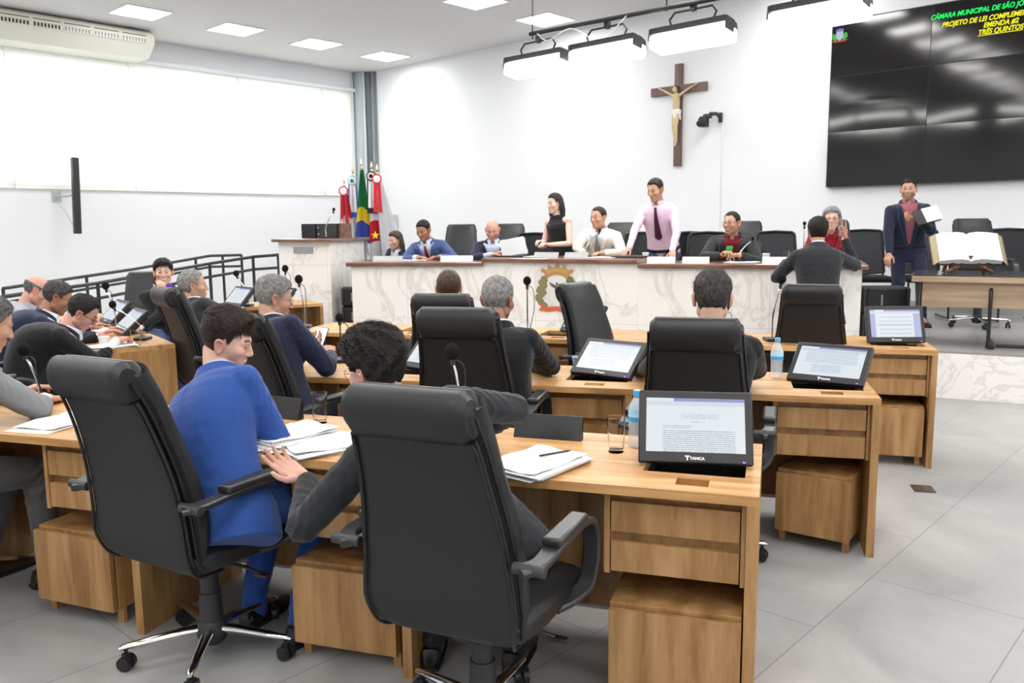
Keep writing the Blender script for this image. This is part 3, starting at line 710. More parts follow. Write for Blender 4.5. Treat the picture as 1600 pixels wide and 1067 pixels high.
def hair_mask(V, h):
    """Signed height above the hairline (m)."""
    x, y, z = np.abs(V[:, 0]), V[:, 1], V[:, 2]; a = np.degrees(np.arctan2(y, x + 1e-6))
    rec = h.get('recede', 0.0); back = h.get('nape', -.070)
    hl = np.interp(a, [-90, -55, -28, -12, 2, 10, 17, 30, 48, 60, 90], [back, back + .004, -.050, .012, .030, .006, .014, .050 + rec, .066 + rec * 1.5, .076 + rec, .074 + rec * .6])
    m = z - hl
    if h.get('style') == 'bald': m = np.minimum(m, h.get('top', .045) - z - .04 * (y > .02) * (y - .02) / .05)
    return m
def _ss(x, a, b): t = np.clip((x - a) / (b - a), 0, 1); return t * t * (3 - 2 * t)
class Acc:
    def __init__(s): s.v, s.f, s.t, s.n = [], [], [], 0
    def add(s, V, F, tint):
        V = np.asarray(V, float); s.v.append(V); s.f += [tuple(i + s.n for i in f) for f in F]
        tint = np.asarray(tint, float); s.t.append(np.tile(tint, (len(V), 1)) if tint.ndim == 1 else tint); s.n += len(V)
    def mesh(s, name, m, parent, attr=True):
        me = bpy.data.meshes.new(name); V = np.vstack(s.v); me.from_pydata(V.tolist(), [], s.f)
        if attr:
            a = me.color_attributes.new('tint', 'FLOAT_COLOR', 'POINT'); T = np.hstack([np.vstack(s.t), np.ones((len(V), 1))]); a.data.foreach_set('color', T.ravel())
        me.polygons.foreach_set('use_smooth', [True] * len(me.polygons)); me.materials.append(m)
        o = bpy.data.objects.new(name, me); COL.objects.link(o); o.parent = parent; return o
def mesh_np(me):
    V = np.empty(len(me.vertices) * 3); me.vertices.foreach_get('co', V); F = [tuple(p.vertices) for p in me.polygons]; return V.reshape(-1, 3), F
def remesh(bm, vox, smooth=3):
    me = bpy.data.meshes.new('tmp'); bm.to_mesh(me); bm.free(); o = bpy.data.objects.new('tmp', me); COL.objects.link(o)
    m = o.modifiers.new('r', 'REMESH'); m.mode = 'VOXEL'; m.voxel_size = vox
    if smooth: s = o.modifiers.new('s', 'SMOOTH'); s.factor = .5; s.iterations = smooth
    dg = bpy.context.evaluated_depsgraph_get(); out = bpy.data.meshes.new_from_object(o.evaluated_get(dg))
    bpy.data.objects.remove(o); bpy.data.meshes.remove(me); r = mesh_np(out); bpy.data.meshes.remove(out); return r
def normals_of(V, F):
    Nn = np.zeros_like(V); q = np.array([f if len(f) == 4 else (f[0], f[1], f[2], f[2]) for f in F])
    n = np.cross(V[q[:, 2]] - V[q[:, 0]], V[q[:, 3]] - V[q[:, 1]]) if len(q) else 0
    for i in range(4): np.add.at(Nn, q[:, i], n)
    return Nn / (np.linalg.norm(Nn, axis=1, keepdims=True) + 1e-12)
def capsule(bm, a, b, ra, rb, seg=12, sc=None):
    a, b = Vector(a), Vector(b); d, x, y = frame_of(b - a); rings = []
    for t in (-80, -45, -15): t = R_(t); rings.append((a + d * (ra * math.sin(t)), ra * math.cos(t)))
    for k in (.33, .66): rings.append((a.lerp(b, k), ra + (rb - ra) * k))
    for t in (15, 45, 80): t = R_(t); rings.append((b + d * (rb * math.sin(t)), rb * math.cos(t)))
    loft(bm, [[c + (x * math.cos(q) + y * math.sin(q)) * r for q in [2 * math.pi * k / seg for k in range(seg)]] for c, r in rings])
def hand_mesh(side, d, n, curl=.35, spread=.5, thumb=.5, point=False, s=1.0, vox=.0036):
    """Hand with the wrist at the origin: d = towards the fingers, n = palm normal."""
    d = Vector(d).normalized(); n = Vector(n); n = (n - d * n.dot(d)).normalized(); th = d.cross(n) if side > 0 else n.cross(d)
    bm = BM(); L = lambda a, b, c: (d * a + th * b + n * c) * s
    capsule(bm, L(-.03, 0, 0), L(.02, 0, 0), .026 * s, .026 * s)
    base = [(.082, .030), (.087, .010), (.083, -.010), (.074, -.028)]; ln = [(.040, .024, .019), (.044, .028, .020), (.041, .026, .019), (.032, .019, .017)]; rr = [.0088, .0090, .0086, .0076]
    for i, ((f, o), l, r) in enumerate(zip(base, ln, rr)):
        capsule(bm, L(.012, o * .55, 0), L(f - .004, o, -.002), .0155 * s, .0125 * s)
        c = curl * (1 + .15 * i); 
        if point: c = .05 if i == 0 else 1.3
        p = L(f, o, 0); a = .12 + c * .6; sp = (1.5 - i) * .09 * spread
        for k, seg in enumerate(l):
            dd = (d * math.cos(a) + n * math.sin(a) + th * sp).normalized(); q = p + dd * seg * s; capsule(bm, p, q, r * s * (1 - .06 * k), r * s * (.94 - .06 * k), 10); p = q; a += c * .75
    p = L(.022, .020, .004); a0 = (d * .55 + th * (.8 * (.4 + thumb)) + n * .35).normalized(); q = p + a0 * .042 * s; capsule(bm, p, q, .016 * s, .012 * s)
    a1 = (d * .8 + th * .45 * thumb + n * .25).normalized(); q2 = q + a1 * .030 * s; capsule(bm, q, q2, .0105 * s, .0098 * s); a2 = (d * .9 + th * .1 + n * (.2 + curl * .4)).normalized(); capsule(bm, q2, q2 + a2 * .024 * s, .0098 * s, .0082 * s)
    return remesh(bm, vox, 1)
def ik(a, b, l1, l2, pole):
    a, b = Vector(a), Vector(b); d = b - a; L = min(d.length, (l1 + l2) * .998); u = d.normalized(); b = a + u * L
    k = (l1 * l1 - l2 * l2 + L * L) / (2 * L); h = math.sqrt(max(l1 * l1 - k * k, 0)); p = Vector(pole); p = (p - u * p.dot(u)).normalized(); return a + u * k + p * h, b
SKINS = {'fair': (.62, .385, .30), 'tan': (.50, .29, .20), 'brown': (.36, .19, .125), 'pale': (.70, .48, .40), 'ruddy': (.58, .32, .25), 'dark': (.24, .125, .085)}
NPEOPLE = [0]
def person(label, P, Hd, heading=0, face=None, pitch=5, roll=0, twist=0, hands=((None,), (None,)), feet=None, z0=0.0, seated=True,
           skin='fair', hair=None, feat=None, top=None, trousers=None, shoes=M_SHOE, shirt=None, tie=None, vbtn=.35, female=False, near=False, build=1.0, bare_arms=False, glasses=None,
           poles=(None, None), group=None, bow=.035, scale=1.0, collar=True, hem=-.22, belt=None, halter=None):
    P, Hd = Vector(P), Vector(Hd); root = Vector((P.x, P.y, z0)); rng = np.random.default_rng(7 + NPEOPLE[0]); NPEOPLE[0] += 1
    t = thing('person', label, 'person', root, 0, group); W0 = np.array(root)
    S = scale; feat = feat or {}; hair = hair or {}
    hd = lambda a: Vector((math.sin(R_(a)), math.cos(R_(a)), 0))
    L = Hd - P; u0 = L.normalized(); Nk = Hd - (u0 * .6 + Vector((0, 0, .4))).normalized() * .142 * S - hd(face if face is not None else heading) * .02
    Lt = (Nk - P).length
    def spine(tt):
        f = hd(heading + twist * min(max(tt, 0), 1)); u = (Nk - P).normalized(); f = (f - u * f.dot(u)).normalized(); r = f.cross(u)
        b = bow * math.sin(math.pi * min(max(tt, 0), 1)); return P + (Nk - P) * tt - f * b, r, f, u
    ts = [-.30, -.22, -.1, 0, .25, .45, .7, .85, .93, .98, 1.03]
    if female: A_ = [.17, .175, .178, .168, .128, .132, .148, .150, .130, .085, .052]; B_ = [.10, .11, .118, .112, .092, .110, .118, .098, .078, .058, .050]
    else: A_ = [.175, .178, .176, .170, .155, .160, .182, .190, .176, .122, .070]; B_ = [.11, .12, .124, .122, .115, .118, .124, .114, .098, .078, .062]
    def surf(tt, ang, off=0.0, k=1.0):
        c, r, f, u = spine(tt); a = float(np.interp(tt, ts, A_)) * build * S * k + off; b = float(np.interp(tt, ts, B_)) * (build * 1.0) * S * k + off
        if feat.get('belly') and math.cos(ang) > 0: b += feat['belly'] * math.exp(-((tt - .25) / .28) ** 2) * math.cos(ang)
        s_, c_ = math.sin(ang), math.cos(ang); e = 2 / 2.3
        return c + r * (a * math.copysign(abs(s_) ** e, s_)) + f * (b * math.copysign(abs(c_) ** e, c_))
    def torso(bm, off, t0, t1, k=1.0, flare=0.0):
        rings = []
        for tt in np.linspace(t0, t1, 18):
            o = off + flare * max(0, -tt) ; rings.append([surf(tt, 2 * math.pi * j / 28, o, k) for j in range(28)])
        loft(bm, rings)
    sw = (.148 if female else .166) * build * S; c, rS, fS, uS = spine(.835)
    J = [c - rS * sw, c + rS * sw]
    # arms
    arms = []
    for i, sd in enumerate((-1, 1)):
        h = hands[i] or {}; h = h if isinstance(h, dict) else {}
        tgt = h.get('at'); 
        if tgt is None: tgt = J[i] + Vector((0, 0, -.50 * S)) + rS * sd * .06 + fS * (.06 if not seated else .22) + (Vector((0, 0, .12)) if seated else Vector((0, 0, 0)))
        d = h.get('dir'); tgt = Vector(tgt)
        pole = poles[i] or (Vector((0, 0, -1)) + rS * sd * .6 - fS * .5)
        E, Wr = ik(J[i], tgt, .285 * S, .25 * S, pole); fd = (Wr - E).normalized(); arms.append((J[i], E, Wr, Vector(d).normalized() if d else fd, h))
    hips = [P - spine(0)[1] * .09 * S, P + spine(0)[1] * .09 * S]; fw = hd(heading)
    legs = []
    for i, sd in enumerate((-1, 1)):
        if feet and feet[i]: ft = Vector((*feet[i][:2], z0 + (feet[i][3] if len(feet[i]) > 3 else .085) * 1.0)); fh = feet[i][2]
        else: ft = (hips[i] + fw * (.34 if seated else .02)); ft.z = z0 + .085; fh = heading + sd * 8
        K, An = ik(hips[i], ft, .43 * S, .42 * S, fw + Vector((0, 0, 1.2 if seated else 0))); legs.append((hips[i], K, An, fh))
    head_up = None
    # head frame
    fc = hd(face if face is not None else heading); pr = R_(pitch); fdir = fc * math.cos(pr) - Vector((0, 0, math.sin(pr))); rgt = fdir.cross(Vector((0, 0, 1))).normalized(); upv = rgt.cross(fdir).normalized()
    rr_ = Matrix.Rotation(R_(roll), 3, fdir); rgt, upv = rr_ @ rgt, rr_ @ upv
    HM = np.array([[rgt[i], fdir[i], upv[i]] for i in range(3)]); hsc = (.95 * S if not female else .93 * S) * feat.get('size', 1)
    def toW(Vl): return (np.asarray(Vl) * hsc) @ HM.T + np.array(Hd) - W0
    base = np.array(SKINS[skin]) if isinstance(skin, str) else np.array(skin)
    # ---- body mesh
    acc = Acc(); bm = BM(); torso(bm, -.012, -.22, 1.0, .93)
    nb = Vector(Hd) + (rgt * 0 + fdir * -.022 - upv * .055) * hsc
    capsule(bm, spine(.93)[0], nb, .056 * S, (.047 if female else .053) * S, 16)
    for (j, e, w, d, h) in arms: ka = 1.0; capsule(bm, j - (j - c) * .2, j, .055 * S, .052 * S); capsule(bm, j, e, (.045 if not female else .040) * S, .037 * S); capsule(bm, e, w, .037 * S, .026 * S)
    for (hp, k, a, fh) in legs: capsule(bm, hp, k, .072 * S, .050 * S); capsule(bm, k, a, .048 * S, .036 * S); capsule(bm, a, a + hd(fh) * .12 - Vector((0, 0, .045)), .03, .022)
    V, F = remesh(bm, .007 if (near or bare_arms) else .012, 4)
    acc.add(V - W0, F, base)
    for i, sd in enumerate((-1, 1)):
        j, e, w, d, h = arms[i]
        if h.get('hide'): continue
        n = Vector(h.get('palm', (0, 0, -1))); V, F = hand_mesh(sd, d, n, h.get('curl', .45), h.get('spread', .5), h.get('thumb', .5), h.get('point', False), .96 * S if not female else .86 * S, .0034 if near else .0048)
        V = V + np.array(w) - W0 + np.array(d) * .012; acc.add(V, F, base * np.array([1.02, .96, .95]))
    # ---- head
    na, ne = (132, 110) if near else (72, 58)
    V, F, D, rad, az, el = head_grid(feat, na, ne); X = V.copy(); xa = np.abs(X[:, 0])
    T = np.tile(base, (len(V), 1)); hc = np.array(hair.get('tint', (.03, .022, .02)))
    sm = feat.get('smile', 0)
    lip = np.exp(-(((xa) / (.022 + sm * .005)) ** 4)) * np.exp(-(((X[:, 2] + .0555 - sm * .007 * (xa / .025) ** 2) / .0085) ** 4)) * (X[:, 1] > .075)
    T = T * (1 - .75 * lip[:, None]) + np.array([base[0] * .85, base[1] * .55, base[2] * .6]) * .75 * lip[:, None]
    if sm > .5:
        tee = (np.abs(X[:, 2] + .0555 - sm * .007 * (xa / .025) ** 2) < .0032) & (xa < .020) & (X[:, 1] > .08); T[tee] = (.72, .70, .66)
    by = .034 + .004 * np.sin(np.clip((xa - .012) / .036, 0, 1) * 3.1); br = _ss(-np.abs(X[:, 2] - by), -.0055, -.002) * _ss(xa, .010, .016) * (1 - _ss(xa, .043, .050)) * (X[:, 1] > .045)
    T = T * (1 - .92 * br[:, None]) + hc * .8 * .92 * br[:, None]
    ck = np.exp(-(((xa - .042) / .02) ** 2) - (((X[:, 2] + .02) / .02) ** 2)) * (X[:, 1] > .03); T = T * (1 + ck[:, None] * np.array([.06, -.08, -.06]))
    if feat.get('beard', 0):
        bd = _ss(-(X[:, 2] + .030 + .25 * np.clip(.055 - xa, 0, 1) * (X[:, 1] > .07) * 0), .0, .02) * (X[:, 1] > -.012); bd = bd * (1 - .9 * (lip > .4)); bd *= (1 - np.exp(-((xa - .035) / .012) ** 2 - ((X[:, 2] + .030) / .012) ** 2))
        mu = np.exp(-(((X[:, 2] + .042) / .007) ** 2)) * (xa < .028) * (X[:, 1] > .085); bd = np.maximum(bd, mu)
        T = T * (1 - feat['beard'] * bd[:, None]) + hc * feat['beard'] * bd[:, None]
    m = hair_mask(X, hair) if hair.get('style') else np.full(len(X), -1.)
    if hair.get('style'): k = _ss(m, -.006, .008)[:, None] * hair.get('fade', .8); T = T * (1 - k) + hc * k
    acc.add(toW(V), F, T)
    # ears
    for sd in (-1, 1):
        R1 = []; n1 = 12
        for q, (sx, off) in enumerate(((1.0, 0), (1.06, .005), (.98, .010), (.80, .0085), (.62, .004), (.3, .003))):
            ring = []
            for k in range(n1 * 2):
                a = 2 * math.pi * k / (n1 * 2); z = .031 * sx * math.sin(a) * (1.0 if math.sin(a) > 0 else 1.02); y = .0175 * sx * math.cos(a) * (1 + .28 * math.sin(a)) - .012 + z * -.18
                ring.append((sd * (.0735 + off * 1.3 + max(0, -y - .005) * .35), y, z - .006))
            R1.append(ring)
        Ve = [p for r in R1 for p in r]; Fe = []; nn = n1 * 2
        for i in range(len(R1) - 1):
            for k in range(nn): k2 = (k + 1) % nn; Fe.append((i * nn + k, i * nn + k2, (i + 1) * nn + k2, (i + 1) * nn + k))
        Fe.append(tuple((len(R1) - 1) * nn + k for k in range(nn))); acc.add(toW(Ve), Fe, base * np.array([1.08, .9, .88]))
    # eyes
    for sd in (-1, 1):
        for lid in (0, 1):
            r = .0118 + .0012 * lid; Ve, Te = [], []; nn, mm = 16, 14; cc = np.array([sd * .031, .0752, .0095]); look = np.array([0.0, 1, -.05])
            for i in range(mm + 1):
                for k in range(nn):
                    e_ = math.pi * (i / mm - .5); a = 2 * math.pi * k / nn; v = np.array([math.cos(e_) * math.sin(a), math.cos(e_) * math.cos(a), math.sin(e_)]); Ve.append(cc + v * r)
                    q = math.acos(max(-1, min(1, v @ look / np.linalg.norm(look)))); Te.append((.004, .004, .004) if q < .26 else (.035, .02, .012) if q < .52 else (.36, .34, .33))
            Fe = []
            op = feat.get('eye', .20)
            for i in range(mm):
                for k in range(nn):
                    k2 = (k + 1) % nn; fc_ = (i * nn + k, i * nn + k2, (i + 1) * nn + k2, (i + 1) * nn + k); ev = math.pi * ((i + .5) / mm - .5)
                    if lid and (-.24 < ev < op): continue
                    Fe.append(fc_)
            if lid:
                ze = np.arcsin(np.clip((np.array(Ve)[:, 2] - cc[2]) / r, -1, 1)); lash = np.exp(-((ze - op) / .16) ** 2)[:, None] * .9 + np.exp(-((ze + .24) / .10) ** 2)[:, None] * .5; Tl = base * .85 * (1 - lash) + np.array([.02, .015, .012]) * lash
            acc.add(toW(Ve), Fe, Tl if lid else np.array(Te))
    body = acc.mesh('body', M_SKIN, t)
    # ---- hair
    if hair.get('style'):
        st = hair['style']; tt = hair.get('thick', .014); ts_ = hair.get('side', .006); nrm = D
        z = X[:, 2]; kk = _ss(z, .0 + .03 * hair.get('topw', 0), .085 + .01 * hair.get('topw', 0)); th = ts_ + (tt - ts_) * kk
        fr = _ss(X[:, 1], .0, .08) * kk * hair.get('quiff', 0); th = th + fr
        wob = np.zeros(len(X)); A = np.arctan2(X[:, 0], X[:, 1])
        for q in range(3): wob += np.sin(A * (9 + 13 * q) + 5 * np.sin(z * (30 + 20 * q) + q) + X[:, 1] * 40 * q) / (1 + q)
        th = th * (1 + hair.get('wave', .10) * wob); e_ = _ss(m, -.001, hair.get('edge', .012))
        keep = m > -.004; off = np.where(keep, -.0015 + (th + .0015) * e_, -.003); HV = X + nrm * off[:, None]
        HF = [f for f in F if all(keep[i] for i in f)]
        if HF:
            ha = Acc(); ha.add(toW(HV), HF, hc)
            nstr = hair.get('strands', 1800 if near else 260); idx = np.where((m > .004))[0]
            if nstr and len(idx):
                # lookup of the shell radius
                G = (rad + off + 0)[:na * ne].reshape(ne, na)
                azs = np.mod(az, 2 * np.pi); order = np.argsort(azs); azs_s = azs[order]; Gs = G[:, order]
                def rlook(p):
                    q = p - HC0; r = np.linalg.norm(q, axis=1) + 1e-9; E_ = np.arcsin(np.clip(q[:, 2] / r, -1, 1)); A_2 = np.mod(np.arctan2(q[:, 0], q[:, 1]), 2 * np.pi)
                    ei = np.clip(np.round((E_ + np.pi / 2) / (np.pi) * (ne + 1)) - 1, 0, ne - 1).astype(int); ai = np.searchsorted(azs_s, A_2) % na; return Gs[ei, ai], q / r[:, None]
                wts = rad[idx] ** 2 * np.abs(np.cos(np.arcsin(np.clip(D[idx, 2], -1, 1)))) + 1e-6
                dens = (1 + .4 * np.cos(np.arctan2(X[idx, 0], X[idx, 1]))) ** -1 ; wts = wts / dens.clip(.3); wts = wts * (kk[idx] ** 2 + .04 if hair.get('topw') else 1); wts /= wts.sum()
                pk = rng.choice(idx, nstr, p=wts); p = HV[pk].copy() + rng.normal(0, .0015, (nstr, 3)); comb = np.array(hair.get('comb', (0, .35, -.6)))
                ln = hair.get('length', .035) * rng.uniform(.6, 1.2, nstr) * (.45 + .55 * kk[pk]); lift = hair.get('lift', .002) * rng.uniform(.2, 1.3, nstr) * (.3 + .7 * kk[pk]); rn = rng.normal(0, hair.get('messy', .25), (nstr, 3)); ns_ = 6; ring = []
                curl_ = hair.get('curl', 0.0); ph = rng.uniform(0, 6.28, nstr); ax_ = rng.normal(0, 1, (nstr, 3))
                w0 = hair.get('width', .0011 if near else .0022)
                for s_ in range(ns_):
                    rl, dr = rlook(p); q = p - HC0; r = np.linalg.norm(q, axis=1); tr = rl + lift * math.sin(math.pi * (s_ + .6) / ns_) + (.4 * lift if s_ == ns_ - 1 else 0) * hair.get('spike', 0) * 3; p = HC0 + dr * (r * .2 + tr * .8)[:, None]
                    fl = np.tile(comb, (nstr, 1)) + rn; fl[:, 2] -= .5 * (1 - kk[pk]); sidef = np.sign(X[pk, 0]) * (1 - kk[pk]) * 0; fl[:, 1] -= 1.0 * (1 - kk[pk]) * (X[pk, 1] < .05)
                    if curl_: fl = fl + curl_ * (np.cos(ph + s_ * 1.6))[:, None] * np.cross(dr, ax_)
                    fl = fl - dr * (fl * dr).sum(1)[:, None]; fl /= np.linalg.norm(fl, axis=1)[:, None] + 1e-9; sd_ = np.cross(dr, fl); ww = w0 * (1 - (s_ / (ns_ - 1)) ** 2 * .85)
                    ring.append(np.stack([p + sd_ * ww, p + dr * ww * .8, p - sd_ * ww], 1)); p = p + fl * (ln / ns_)[:, None]
                SV = np.concatenate(ring, 1).reshape(-1, 3); SF = []
                for i in range(nstr):
                    b0 = i * ns_ * 3
                    for s_ in range(ns_ - 1):
                        for k in (0, 1): SF.append((b0 + s_ * 3 + k, b0 + s_ * 3 + k + 1, b0 + (s_ + 1) * 3 + k + 1, b0 + (s_ + 1) * 3 + k))
                ha.add(toW(SV), SF, hc)
            if hair.get('long'):
                lb = BM(); ll = hair['long']
                for sd in (-1, 1) if not hair.get('one_side') else (hair['one_side'],):
                    pts = [(sd * .070, -.02, .05), (sd * .088, -.03, -.01), (sd * .090, -.03, -.07), (sd * .088, -.02 + (.03 if sd == hair.get('fwd', 1) else -.02), -.12), (sd * .085, .0, -.12 - ll)]
                    rs = [.022, .026, .030, .032, .016]
                    for q in range(4): capsule(lb, pts[q], pts[q + 1], rs[q], rs[q + 1], 12)
                capsule(lb, (0, -.075, .03), (0, -.085, -.10), .055, .055, 14); capsule(lb, (0, -.085, -.10), (0, -.07, -.12 - ll * .8), .055, .03, 14)
                V2, F2 = remesh(lb, .006, 2); A2 = np.arctan2(V2[:, 0], V2[:, 1] + .02); N2 = normals_of(V2, F2)
                V2 = V2 + N2 * (.0025 * (np.sin(A2 * 40 + 3 * np.sin(V2[:, 2] * 25)) + .5 * np.sin(A2 * 83 + V2[:, 2] * 30)))[:, None]; ha.add(toW(V2), F2, hc)
            ha.mesh('hair', hair.get('mat', M_HDARK), t, False)
    # ---- clothes
    def local_of(V):
        k = np.linspace(-.35, 1.1, 60); SP = [spine(float(q)) for q in k]; cs = np.array([np.array(s[0]) for s in SP]); us = np.array([np.array(s[3]) for s in SP])
        d2 = ((V[:, None, :] - cs[None]) ** 2).sum(2); i = ((V[:, None, :] - cs[None]) * us[None]).sum(2).__abs__().argmin(1)
        rs = np.array([np.array(s[1]) for s in SP])[i]; fs = np.array([np.array(s[2]) for s in SP])[i]; dl = V - cs[i]; return k[i], (dl * rs).sum(1), (dl * fs).sum(1)
    def fold(V, F, pts, amp=.004, gen=.0015):
        Nn = normals_of(V, F); d = gen * (np.sin(V[:, 0] * 31 + 2 * np.sin(V[:, 2] * 23)) * np.sin(V[:, 2] * 27 + 2 * np.sin(V[:, 1] * 19)) + .5 * np.sin(V @ np.array([41., 57., 33.]) + 3 * np.sin(V @ np.array([-19., 11., 29.]))))
        for (c_, ax, sg, wl, am) in pts:
            q = V - np.array(c_); s_ = q @ np.array(ax); w = np.exp(-(q ** 2).sum(1) / sg ** 2); side = np.cross(np.array(ax), q); wob = side[:, 0] * 34 + side[:, 2] * 27 + 1.2 * np.sin(side[:, 1] * 60)
            d = d + am * w * (1 - 2 * np.abs(np.sin(s_ / wl * math.pi + wob + .8 * np.sin(q @ np.array([23., -31., 17.])))) ** .8)
        return V + Nn * d[:, None]
    def cloth_part(name, V, F, m):
        a = Acc(); a.add(V - W0, F, base); return a.mesh(name, m, t, False)
    if halter:
        bm = BM(); torso(bm, .009, -.12, .80); rings = [[surf(q, 2 * math.pi * j / 28, .009 - dd) for j in range(28)] for q, dd in ((.72, 0), (.82, .014), (.90, .026), (.96, .010), (1.02, -.002))]; loft(bm, rings)
        V, F = remesh(bm, .007, 2); cloth_part('sleeveless_top', fold(V, F, []), F, halter)
    if trousers:
        bm = BM(); torso(bm, .002, -.24, .10)
        for (hp, k, a, fh) in legs:
            capsule(bm, hp, k, .090 * S * build, .068 * S, 16); capsule(bm, k, a + Vector((0, 0, .035)), .066 * S, .052 * S, 16); capsule(bm, a + Vector((0, 0, .035)), a + Vector((0, 0, -.015)), .052 * S, .056 * S, 16)
        V, F = remesh(bm, .009 if near else .014, 3); fp = []
        for (hp, k, a, fh) in legs: u = (k - hp).normalized(); v = (a - k).normalized(); fp += [(k, v, .12, .05, .007), (hp + (k - hp) * .15, u, .14, .05, .006), (a, v, .10, .05, .006)]
        cloth_part('trousers', fold(V, F, fp), F, trousers)
        for (hp, k, a, fh) in legs:
            bm = BM(); f = hd(fh); r = Vector((f.y, -f.x, 0)); rings = []; zb = a.z - .085
            for y, w, h in ((-.075, .022, .030), (-.06, .034, .07), (-.01, .040, .085), (.05, .042, .070), (.10, .046, .052), (.15, .046, .042), (.19, .036, .034), (.215, .016, .022)):
                c_ = a + f * y; rings.append([Vector((c_.x, c_.y, zb + .004 + h / 2)) + r * (w * math.copysign(abs(math.cos(q)) ** .7, math.cos(q))) + Vector((0, 0, h / 2 * math.copysign(abs(math.sin(q)) ** .6, math.sin(q)))) - root for q in [2 * math.pi * j / 16 for j in range(16)]])
            loft(bm, rings); sh = obj('shoe', bm, shoes, t)
            bm = BM(); rings = [[Vector((a.x, a.y, zz)) + f * y + r * x - root for x, y in ((-.03, -.078), (.03, -.078), (.043, .0), (.049, .12), (.036, .20), (0, .222), (-.036, .20), (-.049, .12), (-.043, 0))] for zz in (zb, zb + .012)]
            loft(bm, rings); obj('sole', bm, M_BLACKCL, sh, smooth=False)
    elbows = [(e, (w - e).normalized()) for (j, e, w, d, h) in arms]
    def sleeves(bm, k=1.0, short=False):
        for (j, e, w, d, h) in arms:
            capsule(bm, spine(.86)[0] + (j - c) * .45, j, .070 * S * k, .063 * S * k); capsule(bm, j, e, .065 * S * k * build ** .5, .055 * S * k)
            if not short: capsule(bm, e, w - (w - e).normalized() * .015, .054 * S * k, .040 * S * k)
    def sleeve_folds():
        fp = []
        for (j, e, w, d, h) in arms:
            u = (e - j).normalized(); v = (w - e).normalized(); fp += [(e, (u + v).normalized(), .09, .040, .0042), (e + v * .12, v + rS * .4, .08, .042, .0022), (j + u * .07, u + fS * .5, .10, .055, .0030)]
        cc, r_, f_, u_ = spine(.3); fp.append((cc, (u_ + r_ * .3).normalized(), .17, .075, .0022)); return fp
    if shirt:
        bm = BM(); k = .90 if top else 1.0; torso(bm, -.004 if top else .006, -.12, 1.0); 
        if top: 
            for (j, e, w, d, h) in arms: v = (w - e).normalized(); capsule(bm, e, w + v * .002, .036, .031 * S, 14)
        else: sleeves(bm, .84)
        V, F = remesh(bm, .008 if near else .011, 3); cloth_part('shirt', fold(V, F, sleeve_folds() if not top else [], gen=.0015 if not top else 0), F, shirt)
        if collar:
            bm = BM(); rings = []
            cN = spine(1.0)[0]; nd = (nb - cN).normalized(); rr = spine(1.0)[1]; ff = (spine(1.0)[2] - nd * spine(1.0)[2].dot(nd)).normalized()
            for hgt, ro in ((-.03, .074), (.020, .067), (.052, .063), (.026, .072), (-.008, .080)):
                ring = []
                for j in range(25):
                    a = math.pi * (.10 + 1.80 * j / 24); fr = .5 + .5 * math.cos(a); ring.append(cN + nd * (hgt - .022 * fr) + rr * (ro * math.sin(a)) * 1.0 + ff * (ro * math.cos(a) + .004) - root)
                rings.append(ring)
            loft(bm, rings, False, False); obj('shirt_collar', bm, shirt, t)
    if top:
        bm = BM(); torso(bm, .014, hem, .985, 1.0, .10 if not seated else .05); sleeves(bm)
        V, F = remesh(bm, .0075 if near else .011, 3); kt, x, f = local_of(V)
        V = fold(V, F, sleeve_folds(), gen=.0010)
        open_ = (f > .02) & (np.abs(x) < np.clip((kt - vbtn) / (1 - vbtn), 0, 1) * .078 * build + .002) & (kt > vbtn)
        if shirt: F = [q for q in F if not any(open_[i] for i in q)]
        j_ = cloth_part('jacket', V, F, top)
        sol = j_.modifiers.new('thickness', 'SOLIDIFY'); sol.thickness = .004; sol.offset = -1
        for (j, e, w, d, h) in arms[:0]: pass
        # lapels and collar
        for sd in (-1, 1):
            if not shirt: break
            bm = BM(); g = []
            for q in np.linspace(vbtn, .97, 12):
                k = (q - vbtn) / (.97 - vbtn); w_in = .076 * build * k; wid = float(np.interp(k, [0, .15, .7, .78, .8, 1], [.004, .02, .058, .066, .05, .05])); row = []
                for m_ in range(5):
                    xx = w_in + wid * m_ / 4; aa = float(np.interp(q, ts, A_)) * build * S + .014; ang = math.asin(max(-.95, min(.95, xx / aa))) * 1.0; ang = math.copysign(abs(ang), 1)
                    # invert the superellipse
                    sv = min(.98, (xx / aa)) ** (2.3 / 2); ang = math.asin(sv); row.append(bm.verts.new(surf(q, sd * ang, .018 + (.007 if 0 < m_ < 4 else 0)) - root))
                g.append(row)
            for a_ in range(11):
                for b_ in range(4): bm.faces.new((g[a_][b_], g[a_][b_ + 1], g[a_ + 1][b_ + 1], g[a_ + 1][b_]))
            lp = obj('lapel', bm, top, t); s2 = lp.modifiers.new('thickness', 'SOLIDIFY'); s2.thickness = .004
        bm = BM(); rings = []; cN = spine(.985)[0]; nd = (nb - cN).normalized(); rr = spine(1.0)[1]; ff = (spine(1.0)[2] - nd * spine(1.0)[2].dot(nd)).normalized()
        for hgt, ro in ((-.02, .086), (.026, .076), (.046, .074), (.042, .082), (.012, .096), (-.022, .116)):
            ring = []
            for j in range(29):
                a = math.pi * (.24 + 1.52 * j / 28); fr = .5 + .5 * math.cos(a); ring.append(cN + nd * (hgt - .045 * fr * fr) + rr * (ro * math.sin(a) * 1.05) + ff * (ro * math.cos(a) * .95 + .0) - root)
            rings.append(ring)
        loft(bm, rings, False, False); obj('jacket_collar', bm, top, t)
    if top and near:
        bm = BM(); tube(bm, [surf(q, math.pi, .0175) - root for q in np.linspace(.90, hem + .02, 20)], .0010, 5, cap=False); obj('back_seam', bm, top, t)
